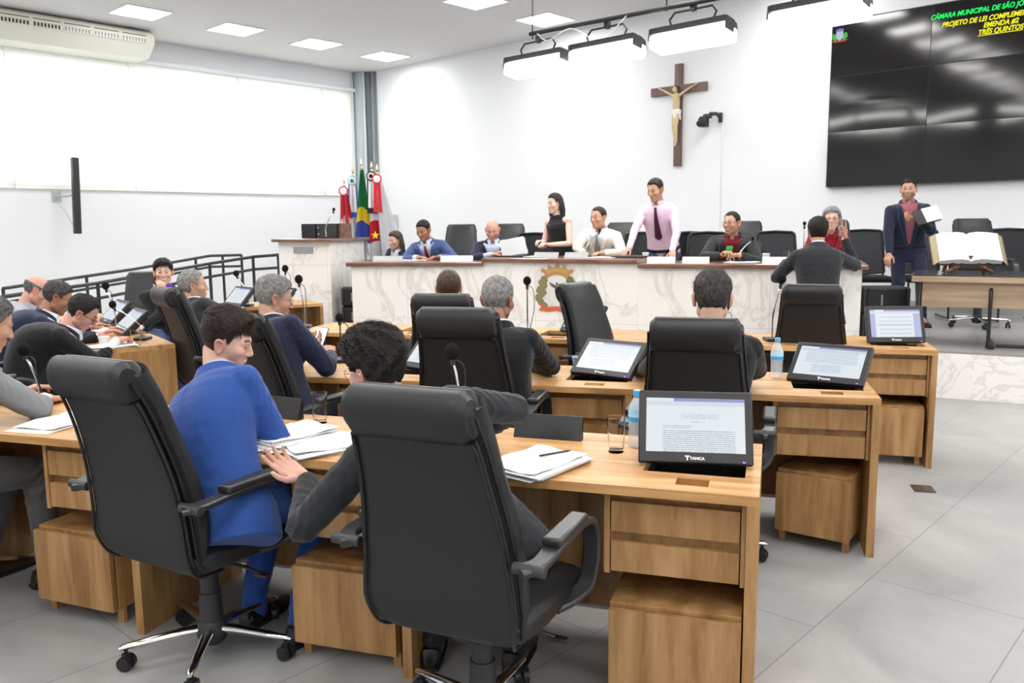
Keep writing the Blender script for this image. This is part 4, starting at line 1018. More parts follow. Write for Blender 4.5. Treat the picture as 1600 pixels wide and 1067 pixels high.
    if tie:
        bm = BM(); g = []
        for q in np.linspace(.985, .28, 14):
            k = (.985 - q) / .705; w_ = float(np.interp(k, [0, .04, .08, .1, 1], [.016, .018, .012, .014, .042])) if q > .29 else .003; row = []
            for m_ in (-1, -.5, 0, .5, 1):
                p_ = surf(min(q, .97), 0, .016 if not top else .012); cc, r_, f_, u_ = spine(q); p_ = p_ + u_ * (max(0, q - .97) * Lt); row.append(bm.verts.new(p_ + r_ * (w_ * m_) + f_ * (.004 * (1 - m_ * m_)) - root))
            g.append(row)
        for a_ in range(13):
            for b_ in range(4): bm.faces.new((g[a_][b_], g[a_][b_ + 1], g[a_ + 1][b_ + 1], g[a_ + 1][b_]))
        o_ = obj('tie', bm, tie, t); s2 = o_.modifiers.new('thickness', 'SOLIDIFY'); s2.thickness = .005
    if belt:
        bm = BM(); rings = [[surf(q, 2 * math.pi * j / 32, .016) - root for j in range(32)] for q in (-.01, .055)]; loft(bm, rings, True, False); o_ = obj('belt', bm, belt, t); s2 = o_.modifiers.new('thickness', 'SOLIDIFY'); s2.thickness = .004
    if glasses:
        bm = BM()
        def hw(p): q = (np.array(p) * hsc) @ HM.T + np.array(Hd) - W0; return Vector(q)
        for sd in (-1, 1):
            pts = [hw((sd * .031 + .024 * math.cos(a), .100 - .004 * abs(math.cos(a)), .006 + .019 * math.sin(a))) for a in [2 * math.pi * k / 20 for k in range(21)]]; tube(bm, pts, .0016, 6, cap=False)
            tube(bm, [hw((sd * .055, .095, .010)), hw((sd * .072, .06, .012)), hw((sd * .081, .0, .012)), hw((sd * .082, -.015, .0))], .0018, 6)
        tube(bm, [hw((-.008, .102, .010)), hw((0, .106, .013)), hw((.008, .102, .010))], .0016, 6); obj('spectacles', bm, glasses, t)
    return t
def H(at, dir=None, palm=(0, 0, -1), **k): return dict(at=at, dir=dir, palm=palm, **k)
# ---------------------------------------------------------------- marble presiding table on the dais
def seg_frame(a, b):
    x = (b - a).normalized(); return x, Vector((-x.y, x.x, 0))       # along to the right, inwards
def table_segment(a, b, ztop, lab, depth=.74, side=(False, False)):
    x, y = seg_frame(a, b); L = (b - a).length; t = thing('presiding_table', lab, 'table', a, math.atan2(x.y, x.x), 'marble presiding table sections')
    bm = BM(); box(bm, (L / 2, .012, (ztop - .045) / 2), (L, .024, ztop - .045)); obj('marble_front', bm, M_MARBLE, t, smooth=False)
    bm = BM(); prism(bm, [(-.05 if side[0] else 0, -.05), (L + (.05 if side[1] else 0), -.05), (L + (.05 if side[1] else 0), depth), (-.05 if side[0] else 0, depth)], ztop - .045, ztop); obj('table_top', bm, M_WALNUT, t, smooth=False, bevel=.012)
    for i, xx in enumerate((.012, L - .012)):
        if side[i]: bm = BM(); box(bm, (xx, depth / 2, DZ + (ztop - .045 - DZ) / 2), (.024, depth - .04, ztop - .045 - DZ)); obj('marble_side', bm, M_MARBLE, t, smooth=False)
    bm = BM(); box(bm, (L / 2, depth - .25, DZ + .34), (L - .1, .02, .66)); obj('back_panel', bm, M_OAKD, t, smooth=False)
    return t
TZ, TM = 1.165, 1.205
table_segment(TB[0], TB[1], TZ, 'left section of the marble-fronted table, where the man in a blue suit sits', side=(True, False))
mid_t = table_segment(TB[1] , TB[2], TM, 'raised middle section of the marble-fronted table, with the coat of arms', depth=.80)
tr = table_segment(TB[2], TB[3], TZ, 'right section of the marble-fronted table, ending beside the black loudspeakers', side=(False, True))
def on_table(i, s, y, z=None):
    a, b = TB[i], TB[i + 1]; x, n = seg_frame(a, b); return a + x * s + n * y + Vector((0, 0, TM if i == 1 else TZ) if z is None else (0, 0, z))
def seg_rz(i): x, _ = seg_frame(TB[i], TB[i + 1]); return math.atan2(x.y, x.x)
# coat of arms
x_, n_ = seg_frame(TB[1], TB[2]); s0 = .868
ca = thing('coat_of_arms', 'painted coat of arms on the marble front, with an orange crown and a dark bird', 'emblem', TB[1] + x_ * s0 + Vector((0, 0, .905)), seg_rz(1))
MC = basis((0, -.001, 0), (1, 0, 0), (0, 0, 1), (0, -1, 0))
c_or, c_or2, c_sh, c_bd, c_lf, c_lf2, c_rb = (mat('crest_' + n, c, .5) for n, c in (('orange', (.52, .25, .09)), ('gold', (.50, .33, .12)), ('silver', (.68, .68, .64)), ('dark', (.12, .10, .07)), ('olive', (.24, .20, .09)), ('green', (.14, .17, .06)), ('red', (.60, .12, .05))))
def arcpts(cx, cy, r, a0, a1, n=12): return [(cx + r * math.cos(R_(a0 + (a1 - a0) * k / n)), cy + r * math.sin(R_(a0 + (a1 - a0) * k / n))) for k in range(n + 1)]
bm = BM(); prism(bm, arcpts(0, -.07, .285, 57, 123) + arcpts(0, -.02, .155, 135, 45), 0, .008, MC)
for k in range(5):
    a = 57 + 66 * k / 4; cx, cy = .295 * math.cos(R_(a)), -.07 + .295 * math.sin(R_(a)); prism(bm, arcpts(cx, cy, .021, 0, 360, 8)[:-1], 0, .012, MC)
obj('crown', bm, c_or, ca, smooth=False)
bm = BM(); prism(bm, arcpts(0, -.07, .272, 62, 118) + arcpts(0, -.05, .215, 118, 62), .008, .012, MC); obj('crown_band', bm, c_or2, ca, smooth=False)
bm = BM(); prism(bm, [(-.115, .10)] + arcpts(0, -.02, .155, 128, 52, 8) + [(.115, .10), (.115, -.10), (.08, -.17), (0, -.20), (-.08, -.17), (-.115, -.10)], 0, .006, MC); obj('shield', bm, c_sh, ca, smooth=False)
bm = BM()
for sd in (-1, 1): prism(bm, [(0, .015), (sd * .03, .035), (sd * .09, .06), (sd * .06, .015), (sd * .03, .0), (0, -.02)][::sd], .006, .010, MC)
prism(bm, [(-.014, .03), (.014, .03), (.022, -.03), (0, -.06), (-.022, -.03)], .006, .011, MC); prism(bm, arcpts(0, .045, .013, 0, 360, 8)[:-1], .006, .011, MC); obj('bird', bm, c_bd, ca, smooth=False)
for sd, mm in ((-1, c_lf), (1, c_lf2)):
    bm = BM(); rg = random.Random(3)
    for k in range(26):
        z = .10 - .30 * k / 26; w = .10 + .06 * math.sin(k / 26 * 3.1); x = sd * (.13 + rg.random() * (w - .06)); r = .022 + .012 * rg.random(); prism(bm, arcpts(x, z, r, 0, 300 + 60, 6)[:-1], 0, .005 + .004 * rg.random(), MC)
    obj('leaf_branch', bm, mm, ca, smooth=False)
bm = BM()
for sd in (-1, 1): prism(bm, [(0, -.19), (sd * .12, -.20), (sd * .20, -.165), (sd * .18, -.20), (sd * .21, -.235), (sd * .11, -.25), (0, -.235)][::sd], .003, .010, MC)
obj('ribbon', bm, c_rb, ca, smooth=False)

# lectern
LP = [Vector((-2.71, 9.76, 0)), Vector((-2.05, 9.46, 0)), Vector((-1.86, 10.6, 0)), Vector((-2.6, 10.9, 0))]
lt = thing('lectern', 'tall marble lectern with a brown top beside the flags', 'lectern', LP[0])
bm = BM(); prism(bm, [((p - LP[0]).x, (p - LP[0]).y) for p in LP], 0.0, 1.385); obj('marble_body', bm, M_MARBLE, lt, smooth=False)
cn = sum(LP, Vector()) / 4
bm = BM(); prism(bm, [((p + (p - cn) * .16 - LP[0]).x, (p + (p - cn) * .16 - LP[0]).y) for p in LP], 1.385, 1.42); obj('lectern_top', bm, M_WALNUT, lt, smooth=False, bevel=.01)
x1, n1 = seg_frame(LP[0], LP[1]); bm = BM(); box(bm, (x1 * .36 + Vector((0, 0, 1.29)) - n1 * .006), (.27, .01, .075), None); me_ = obj('plaque', bm, M_STEEL, lt, smooth=False)
me_.location = (0, 0, 0); me_.data.transform(Matrix.Translation(x1 * .36) @ Matrix.Rotation(math.atan2(x1.y, x1.x), 4, 'Z') @ Matrix.Translation(-(x1 * .36)))
t = thing('equipment_case', 'pair of black boxes on the lectern top, in front of a brown panel', 'box', (-2.23, 9.93, 1.42), math.atan2(x1.y, x1.x))
bm = BM(); box(bm, (-.16, .05, .085), (.20, .22, .17)); obj('front_box', bm, M_PLASTIC, t, bevel=.006)
bm = BM(); box(bm, (.08, .06, .085), (.27, .2, .17)); obj('second_box', bm, M_GREYPL, t, bevel=.006)
for z in (.05, .125): bm = BM(); cyl(bm, (-.02, -.04, z), (-.02, -.052, z), .012, .012, 12); obj('knob', bm, M_STEEL, t)
bm = BM(); box(bm, (.24, .12, .085), (.03, .22, .17)); obj('side_board', bm, M_WALNUT, t, smooth=False)

# stacked loudspeakers
def speaker_box(p, rz, lab, w=.40, h=.25, d=.30):
    t = thing('loudspeaker', lab, 'loudspeaker', p, rz, 'stacked black loudspeakers by the marble table')
    bm = BM(); pts = [(-w / 2, -d / 2 + .02)] + [(w * (-.5 + k / 8), -d / 2 - .03 * math.sin(math.pi * k / 8)) for k in range(1, 8)] + [(w / 2, -d / 2 + .02), (w / 2, d / 2), (-w / 2, d / 2)]
    prism(bm, pts, .005, h - .005); obj('cabinet', bm, mat('speaker_black', (.018, .019, .021), .6), t, smooth=False, bevel=.02)
    bm = BM(); box(bm, (-.05, -d / 2 - .03, h / 2), (.016, .012, .10)); obj('handle', bm, M_STEEL, t, bevel=.003)
    for x in (-w / 2 + .02, w / 2 - .02): bm = BM(); box(bm, (x, -.02, h / 2), (.03, d - .02, h - .02)); obj('end_cheek', bm, M_GREYPL, t, bevel=.01)
for i in (0, 1):
    pos = ('lower', 'upper')[i]
    speaker_box(Vector((3.64, 8.15, DZ + .252 * i)), -.15, pos + ' of two stacked black loudspeakers by the standing man in a dark suit', .44)
    speaker_box(Vector((-1.80, 9.66, DZ + .222 * i)), .12, pos + ' of two stacked black loudspeakers between lectern and marble table', .34, .22, .24)

# side table with the open bible
t = thing('side_table', 'greyed-oak table with a dark top and black steel feet carrying the open book', 'table', (3.62, 7.50, DZ), R_(-27))
bm = BM(); box(bm, (.95, .36, .645), (1.9, .76, .012)); obj('glass_top', bm, mat('dark_table_glass', (.05, .05, .055), .12), t, smooth=False)
bm = BM(); box(bm, (.95, .36, .612), (1.92, .78, .05)); obj('table_top', bm, M_ASH, t, smooth=False, bevel=.003)
bm = BM(); box(bm, (.98, .05, .475), (1.80, .022, .225)); obj('apron', bm, M_ASH, t, smooth=False)
bm = BM(); box(bm, (.045, .30, .40), (.03, .5, .38)); obj('side_panel', bm, M_GREYPL, t, smooth=False)
for x in (.62, 1.75):
    bm = BM(); tube(bm, spline([(x, .06, .55), (x, .02, .45), (x, .0, .08), (x, .02, .025), (x + .05, .10, .02), (x + .05, .55, .02)], 5), .016, 10)
    tube(bm, [(x, .06, .56), (x + .02, .6, .56)], .014, 8); obj('leg', bm, M_PLASTIC, t)
bm = BM(); tube(bm, [(.67, .16, .02), (1.8, .16, .02)], .014, 8); obj('foot_bar', bm, M_PLASTIC, t)
bx = (4.14, 7.56); rb = R_(-14)
TT = 1.075
t = thing('book_stand', 'carved dark wooden book stand under the open book', 'book stand', (bx[0], bx[1], TT), rb)
bm = BM(); rg = random.Random(5)
for sd in (-1, 1):
    tube(bm, spline([(sd * .19, -.05, .01), (sd * .15, -.06, .03), (sd * .10, -.05, .06), (sd * .13, -.03, .10), (sd * .17, .0, .12)], 4), [.018] * 17, 8)
    tube(bm, spline([(sd * .05, -.05, .10), (sd * .09, -.06, .06), (sd * .14, -.06, .075), (sd * .15, -.05, .11)], 4), .014, 8); ball(bm, (sd * .12, -.07, .05), .022, 8); ball(bm, (sd * .07, -.07, .085), .018, 8)
    tube(bm, [(sd * .17, .12, .0), (sd * .15, .10, .12)], .018, 8)
obj('carved_feet', bm, mat('carved_brown', (.15, .065, .035), .4), t)
bm = BM(); prism(bm, [(-.17, .08), (-.14, .13), (-.07, .155), (0, .16), (.07, .155), (.14, .13), (.17, .08), (.12, .09), (0, .105), (-.12, .09)], -.085, -.045, basis((0, 0, 0), (1, 0, 0), (0, 0, 1), (0, -1, 0)) @ Matrix.Scale(-1, 4, (0, 0, 1)) if False else basis((0, -.13, 0), (1, 0, 0), (0, 0, 1), (0, -1, 0)))
box(bm, (0, .0, .10), (.30, .12, .03)); box(bm, (0, .06, .17), (.28, .02, .14), Matrix.Rotation(R_(-20), 4, 'X')); obj('book_rest', bm, M_CARVED, t, bevel=.006)
t = thing('open_book', 'large open book with white pages on a carved stand', 'book', (bx[0], bx[1] + .01, TT + .225), rb)
tl = Matrix.Rotation(R_(48), 4, 'X')
bm = BM(); 
for sd in (-1, 1):
    pr_ = [(0, .0), (.02 , .022), (.08, .036), (.17, .030), (.255, .012)]
    rings = []
    for (x, z) in pr_: rings.append([tl @ Vector((sd * x, y, zz)) for y, zz in ((-.16, z), (.16, z), (.16, -.03), (-.16, -.03))])
    loft(bm, rings)
obj('pages', bm, M_PAPER, t, smooth=False)
for sd in (-1, 1):
    bm = BM(); vs = [tl @ Vector((sd * x, y, z)) for x, y, z in ((.255, -.165, .012), (.30, -.17, -.035), (.30, .165, -.035), (.255, .16, .012))]; fv = [bm.verts.new(v) for v in vs]; bm.faces.new(fv); bmesh.ops.solidify(bm, geom=bm.faces[:], thickness=.004); obj('page_edges', bm, mat('gilt_page_edge', (.62, .52, .34), .5), t, smooth=False)
bm = BM(); rings = [[tl @ Vector((x, y, z)) for y, z in ((-.17, -.036), (.17, -.036), (.17, -.042), (-.17, -.042))] for x in (-.31, 0, .31)]; loft(bm, rings); obj('cover', bm, mat('book_cover', (.07, .03, .02), .5), t, smooth=False)

# ---------------------------------------------------------------- video wall
VT, VB, V0 = 4.13, 2.02, 4.57; PW, PH = 1.213, (VT - VB) / 3
tv = thing('video_wall', 'black video wall of nine panels with green and yellow text at the top', 'video wall', rm(UB, V0, VB), YAW - math.pi / 2)
# local: x to the right along the wall, y into the wall, z up
M_TV = mat('black_screen_glass', (.004, .004, .0045), .10, spec=.6); M_TVF = mat('screen_bezel', (.012, .012, .013), .4)
bm = BM(); box(bm, (PW * 1.5, -.05, PH * 1.5), (PW * 3 + .02, .09, PH * 3 + .02)); obj('frame', bm, M_TVF, tv, smooth=False)
for r in range(3):
    for c in range(3):
        bm = BM(); n = 14; tx, tz = random.Random(r * 3 + c).uniform(-.004, .004), random.Random(r * 5 + c + 9).uniform(-.005, .005)
        g = [[bm.verts.new((PW * c + .004 + (PW - .008) * i / n, -.100 - .003 * (1 - (2 * i / n - 1) ** 2) * (1 - (2 * k / n - 1) ** 2) + tx * (i / n - .5) + tz * (k / n - .5), PH * r + .004 + (PH - .008) * k / n)) for i in range(n + 1)] for k in range(n + 1)]
        for k in range(n):
            for i in range(n): bm.faces.new((g[k][i], g[k][i + 1], g[k + 1][i + 1], g[k + 1][i]))
        obj('panel', bm, M_TV, tv)
gr, ye = emit_mat('green_screen_text', (.02, .75, .12), .75), emit_mat('yellow_screen_text', (.75, .72, .03), .7)
MT = lambda x, z: basis((x, -.112, z), (1, 0, 0), (0, 0, 1), (0, -1, 0))
H3 = PH * 3; cx = 2.58
for s, z, m_, sz in (('CÂMARA MUNICIPAL DE SÃO JOSÉ DO RIO PRETO', H3 - .175, gr, .078), ('PROJETO DE LEI COMPLEMENTAR 11/2025', H3 - .28, ye, .078), ('EMENDA #2', H3 - .355, ye, .078), ('TRÊS QUINTOS', H3 - .43, ye, .078)):
    text('lettering', s, sz, m_, tv, MT(cx - .62 + .0, z), bold=.002, shear=.25, sx=.86)
for z, w_ in ((H3 - .442, .46),):
    bm = BM(); box(bm, (cx - .62, -.112, z), (w_, .002, .007)); obj('underline', bm, ye, tv, smooth=False)
def tvs(name, poly, m_, off=0.0): bm = BM(); prism(bm, poly, 0, .002, basis((.10, -.108 - off, H3 - .19), (1, 0, 0), (0, 0, 1), (0, -1, 0))); return obj(name, bm, m_, tv, smooth=False)
tvs('screen_crest', [(-.045, .06), (.045, .06), (.045, -.02), (0, -.06), (-.045, -.02)], emit_mat('crest_pale', (.55, .60, .80), .45), .002)
tvs('screen_crest_crown', arcpts(0, .0, .095, 55, 125) + [(-.045, .065), (.045, .065)], emit_mat('crest_blue', (.25, .28, .75), .4))
tvs('screen_crest_leaf', [(-.05, .03), (-.09, .04), (-.105, -.02), (-.06, -.055), (-.03, -.04)], emit_mat('crest_green', (.10, .55, .10), .45))
tvs('screen_crest_leaf', [(.05, .03), (.09, .04), (.105, -.02), (.06, -.055), (.03, -.04)], emit_mat('crest_green2', (.10, .55, .10), .45))
tvs('screen_crest_ribbon', [(-.12, -.05), (.12, -.05), (.06, -.075), (-.06, -.075)], emit_mat('crest_red', (.7, .10, .10), .4))

# ---------------------------------------------------------------- crucifix and camera on the back wall
cr = thing('crucifix', 'dark wooden cross with a carved figure on the back wall', 'crucifix', rm(UB, 6.915, 2.42), YAW - math.pi / 2)
bm = BM(); box(bm, (0, -.03, .755), (.125, .05, 1.51)); obj('upright', bm, M_CROSS, cr, smooth=False, bevel=.004)
bm = BM(); box(bm, (0, -.034, 1.135), (.96, .052, .125)); obj('crossbeam', bm, M_CROSS, cr, smooth=False, bevel=.004)
bm = BM(); f0 = -.10
capsule_later = True
def fig():
    bm = BM(); y = -.095
    for a, b, ra, rb in (((0, y, .80), (0, y, .93), .045, .058), ((0, y, .93), (0, y, 1.02), .058, .05), ((-.055, y, 1.04), (.055, y, 1.04), .03, .03), ((0, y, 1.03), (.0, y - .01, 1.09), .02, .02),
        ((-.06, y, 1.045), (-.20, y + .015, 1.12), .021, .017), ((-.20, y + .015, 1.12), (-.30, y + .03, 1.17), .017, .012), ((.06, y, 1.045), (.20, y + .015, 1.12), .021, .017), ((.20, y + .015, 1.12), (.30, y + .03, 1.17), .017, .012),
        ((-.3, y + .03, 1.17), (-.335, y + .035, 1.185), .014, .012), ((.3, y + .03, 1.17), (.335, y + .035, 1.185), .014, .012),
        ((-.028, y, .80), (-.022, y - .035, .58), .036, .026), ((.028, y, .80), (.020, y - .035, .58), .036, .026), ((-.022, y - .035, .58), (-.008, y, .36), .026, .016), ((.020, y - .035, .58), (.010, y, .36), .026, .016), ((0, y, .36), (0, y - .03, .30), .018, .014)):
        capsule(bm, a, b, ra, rb, 12)
    ball(bm, (-.012, y - .02, 1.125), .042, 10, (.9, 1, 1.15)); V, F = remesh(bm, .006, 2); a = Acc(); a.add(V, F, (.5, .4, .3)); a.mesh('figure', mat('ivory_painted_figure', (.55, .42, .24), .5), cr, False)
    bm = BM(); ball(bm, (-.006, y + .006, 1.14), .048, 10, (.95, 1, 1.1)); capsule(bm, (.03, y + .0, 1.12), (.035, y, 1.05), .02, .012); V, F = remesh(bm, .006, 1); a = Acc(); a.add(V, F, (.1, .1, .1)); a.mesh('hair', mat('figure_hair', (.06, .035, .02), .6), cr, False)
    bm = BM(); capsule(bm, (-.03, y, .80), (.03, y, .80), .052, .052); capsule(bm, (0, y - .01, .80), (.0, y - .01, .73), .05, .04); capsule(bm, (.06, y - .01, .80), (.075, y, .69), .02, .012); V, F = remesh(bm, .006, 1); a = Acc(); a.add(V, F, (.1, .1, .1)); a.mesh('loincloth', mat('white_painted_cloth', (.74, .72, .70), .6), cr, False)
fig()
t = thing('wall_camera', 'small black swivelling camera on a wall bracket right of the cross', 'camera', rm(UB, 6.27, 3.08), YAW - math.pi / 2)
bm = BM(); box(bm, (.06, -.02, 0), (.05, .04, .14)); obj('wall_bracket', bm, M_PLASTIC, t, bevel=.006)
bm = BM(); tube(bm, [(.06, -.03, .02), (.03, -.10, .05), (-.06, -.14, .05)], .028, 10); box(bm, (-.08, -.15, .02), (.10, .09, .06)); obj('arm', bm, M_GREYPL, t, bevel=.006)
bm = BM(); box(bm, (-.12, -.19, -.06), (.12, .13, .15)); cyl(bm, (-.12, -.24, -.07), (-.13, -.32, -.10), .05, .045, 16); obj('camera_body', bm, M_PLASTIC, t, bevel=.015)
bm = BM(); ball(bm, (-.16, -.262, .0), .008, 8); obj('indicator_light', bm, emit_mat('yellow_indicator', (.8, .8, .1), 2), t)

# ---------------------------------------------------------------- hanging floodlights
RU = 7.17
t = thing('lighting_rail', 'dark pipe hanging from the ceiling that carries the floodlights', 'lighting rail', rm(RU, 4.4, 3.57), YAW + math.pi / 2)
bm = BM(); tube(bm, [(-2.6, 0, -.02), (1.9, 0, .06)], .022, 10); obj('pipe', bm, M_RAIL, t)
for x in (1.86, .15, -1.4): bm = BM(); tube(bm, [(x, 0, .0), (x, 0, HC - 3.57)], .008, 6); obj('hanger_rod', bm, M_RAIL, t)
bm = BM(); tube(bm, spline([(1.8, .01, .06), (1.6, .05, -.06), (1.3, .03, .02), (.9, .05, -.16), (.6, .02, .03)], 5), .006, 6); obj('cable', bm, M_WHITEPL, t)
fl0 = None
for i, (v, lab) in enumerate(((6.21, 'nearest the window wall'), (5.28, 'second from the window wall'), (4.28, 'above and right of the cross'), (3.06, 'beside the video wall corner'))):
    if fl0 is None:
        fl0 = t = thing('floodlight', '', 'floodlight'); 
        bm = BM(); rings = []
        for x in (-.40, .40): rings.append([(x, y, z) for y, z in ((.10, .11), (-.02, .12), (-.13, .10), (-.16, .02), (-.13, .03), (-.02, .07), (.08, .06))])
        loft(bm, rings); obj('housing', bm, M_RAIL, t, smooth=False)
        for x in (-.41, .41): bm = BM(); box(bm, (x, .02, .05), (.016, .16, .12)); obj('end_cap', bm, M_RAIL, t, bevel=.01)
        bm = BM(); box(bm, (0, -.03, -.015), (.82, .25, .135)); obj('diffuser', bm, M_FLOOD, t, bevel=.03)
        bm = BM(); tube(bm, [(-.22, 0, .12), (-.25, 0, .20), (-.20, 0, .26), (.20, 0, .26), (.25, 0, .20), (.22, 0, .12)], .011, 8); box(bm, (0, 0, .28), (.05, .05, .07)); obj('yoke', bm, M_RAIL, t)
    else: t = copy_tree(fl0)
    t.location = rm(RU, v, 3.29); t.rotation_euler = (R_(8), 0, YAW + math.pi / 2); t['label'] = 'long bright white floodlight on the hanging rail, ' + lab; t['group'] = 'floodlights on the rail'

# ---------------------------------------------------------------- air conditioner
t = thing('air_conditioner', 'long cream air conditioner under the ceiling above the blinds', 'air conditioner', rm(5.27, 14.16, 4.33), YAW)
# local x along the wall, y towards the wall
bm = BM(); L = 1.10; pf = [(-.10, .0), (.42, .0), (.42, .36), (-.30, .40), (-.37, .36), (-.38, .26), (-.34, .20), (-.30, .16)]
rings = []
for x, k in ((-L - .10, .86), (-L - .085, .95), (-L - .03, 1.0), (L + .03, 1.0), (L + .085, .95), (L + .10, .86)): rings.append([(x, .03 + (y - .03) * k, .2 + (z - .2) * k) for y, z in pf])
loft(bm, rings); obj('casing', bm, M_CREAMPL, t, bevel=.02, segs=3)
for k in range(5):
    x0 = -L + .03 + .43 * k
    bm = BM(); Mv = basis((x0 + .20, -.362, .265), (1, 0, 0), (0, -.10, .995), (0, -.995, -.10)); box(bm, (0, .035, .0), (.38, .03, .02), Mv); obj('air_slot', bm, M_DARKVOID, t, smooth=False)
    bm = BM(); box(bm, (0, -.03, .002), (.385, .075, .02), Mv); lo = obj('louvre_frame', bm, M_WHITEPL if k > 1 else M_CREAMPL, t, smooth=False)
    bm = BM()
    for q in range(8): box(bm, (-.168 + .048 * q, -.03, .012), (.022, .058, .012), Mv)
    obj('louvre_gaps', bm, M_DARKVOID if k < 2 else mat('grille_grey', (.35, .33, .33), .5), lo, smooth=False)
# wall speaker bar
t = thing('speaker_bar', 'slim black vertical loudspeaker bar on the window wall', 'loudspeaker', rm(5.17, 14.2, 1.49), YAW)
bm = BM(); Mt = Matrix.Rotation(R_(3), 4, 'Y') @ Matrix.Rotation(R_(-2), 4, 'X'); box(bm, (0, 0, .60), (.10, .10, 1.2), Mt); obj('bar', bm, M_PLASTIC, t, bevel=.008)
bm = BM(); tube(bm, [(0, .05, .62), (.0, .25, .60), (-.12, .42, .60)], .016, 8); box(bm, (-.12, .43, .60), (.14, .02, .16)); obj('wall_arm', bm, M_GREY, t)
bm = BM(); tube(bm, spline([(-.06, .40, .70), (-.14, .36, .5), (-.10, .2, .38), (.0, .08, .08), (.08, .1, .02), (.12, .2, .1), (.1, .40, .3)], 5), .006, 6); obj('cable', bm, M_GREY, t)
# small grey electrical box on the back wall
t = thing('electrical_box', 'pale grey box on the back wall behind the flags', 'electrical box', rm(UB, 13.80, 1.10), YAW - math.pi / 2)
bm = BM(); box(bm, (0, -.06, .35), (.36, .10, .70)); obj('case', bm, mat('box_grey', (.52, .53, .50), .5), t, bevel=.006); bm = BM(); box(bm, (0, -.115, .35), (.30, .01, .62)); obj('door', bm, mat('box_grey2', (.56, .57, .54), .5), t, bevel=.004)

# ---------------------------------------------------------------- flags
C_RED, C_WHITE, C_GREEN, C_YEL, C_BLUE, C_BLK = (cloth('flag_' + n, c, .7, 700, .2) for n, c in (('red', (.62, .02, .03)), ('white', (.80, .80, .84)), ('green', (.01, .22, .06)), ('yellow', (.85, .65, .03)), ('blue', (.05, .09, .45)), ('black', (.02, .02, .02))))
C_PBLUE = cloth('flag_pale_blue', (.40, .48, .75), .7); C_WINE = cloth('flag_wine', (.35, .02, .03), .7)
def flag(x, y, ztop, lab, bands, rosette, ribbon, wid=.16, lean=.0, foldn=3, ctr=None, bot=.62, spread=.12):
    t = thing('flag', lab, 'flag', (x, y, DZ), 0, 'flags beside the lectern')
    h = ztop - DZ; lx = lambda z: lean * (z / h)
    bm = BM(); tube(bm, [(lx(0), 0, .02), (lx(h), 0, h - .12)], .014, 8); obj('pole', bm, M_STEEL, t)
    bm = BM(); lathe(bm, [(.10, 0), (.10, .02), (.03, .04), (.02, .06)], seg=16); obj('base', bm, M_STEEL, t)
    bm = BM(); P_ = [(.008, 0), (.02, .015), (.006, .03), (.018, .06), (.014, .085), (.003, .13)]; lathe(bm, [(r, z) for r, z in P_], (lx(h), 0, h - .13), 10); obj('finial', bm, mat('brass_finial', (.75, .66, .42), .25, .9), t)
    # hanging cloth: rings going down, widening; each band its own piece of cloth sharing edges
    zt = h - .14; zb = bot; tot = zt - zb
    def ring(k):
        z = zt - tot * k; w = .035 + wid * k ** .8; out = []
        for j in range(33):
            a = 2 * math.pi * j / 32; rr = 1 + .35 * math.sin(a * foldn + 1.5 + k) ; out.append(Vector((lx(z) + spread * k + w * .5 * rr * math.cos(a), .05 * (.5 + k) * rr * math.sin(a), z - .05 * k * math.cos(a * 2))))
        return out
    for (k0, k1, m_, a0, a1) in bands:
        bm = BM(); n = 10; g = [[bm.verts.new(p) for p in ring(k0 + (k1 - k0) * i / n)[int(a0 * 32):int(a1 * 32) + 1]] for i in range(n + 1)]
        for i in range(n):
            for j in range(len(g[0]) - 1): bm.faces.new((g[i][j], g[i][j + 1], g[i + 1][j + 1], g[i + 1][j]))
        bmesh.ops.solidify(bm, geom=bm.faces[:], thickness=.003); obj('cloth_panel', bm, m_, t)
    if rosette:
        o_, i_, c_ = rosette; cz = zt - .05; pts = lambda r: [(r * math.cos(2 * math.pi * k / 16) * (1 + .05 * (k % 2)), r * math.sin(2 * math.pi * k / 16) * (1 + .05 * (k % 2))) for k in range(16)]
        Mr = basis((lx(zt), -.06, cz), (1, 0, 0), (0, 0, 1), (0, -1, 0))
        for r, m_, z0 in ((.062, o_, 0), (.045, i_, .006), (.026, c_, .012)): bm = BM(); prism(bm, pts(r), z0, z0 + .006, Mr); obj('rosette', bm, m_, t, smooth=False)
        for sx in (-.022, .022): bm = BM(); prism(bm, [(sx - .02, -.04), (sx + .02, -.04), (sx * 1.6 + .022, -.42), (sx * 1.6 - .022, -.42)], -.004, .0, Mr); obj('ribbon', bm, ribbon, t, smooth=False)
        if ribbon is C_WHITE:
            for sx in (-.045, .045): bm = BM(); prism(bm, [(sx - .008, -.04), (sx + .008, -.04), (sx * 1.3 + .008, -.42), (sx * 1.3 - .008, -.42)], -.002, .002, Mr); obj('ribbon_edge', bm, C_BLK if o_ is C_BLK else C_BLUE, t, smooth=False)
            bm = BM(); prism(bm, [(-.06, -.40), (.06, -.40), (.065, -.47), (-.065, -.47)], -.002, .003, Mr); obj('ribbon_end', bm, C_BLK if o_ is C_BLK else C_BLUE, t, smooth=False)
    return t
FY = 10.95
flag(-2.17, FY, 2.20, 'red and white flag furthest to the window side, beside the lectern box', [(0, .52, C_RED, 0, 1), (.52, 1, C_WHITE, 0, 1)], (C_RED, C_WHITE, C_WHITE), C_WINE, .16, .02, spread=0.02, bot=.9)
flag(-2.04, FY + .08, 2.33, 'white flag with a blue-edged green-centred rosette', [(0, 1, C_WHITE, 0, 1)], (C_PBLUE, C_WHITE, C_GREEN), C_WHITE, .22, -.01, bot=.8, spread=0.02)
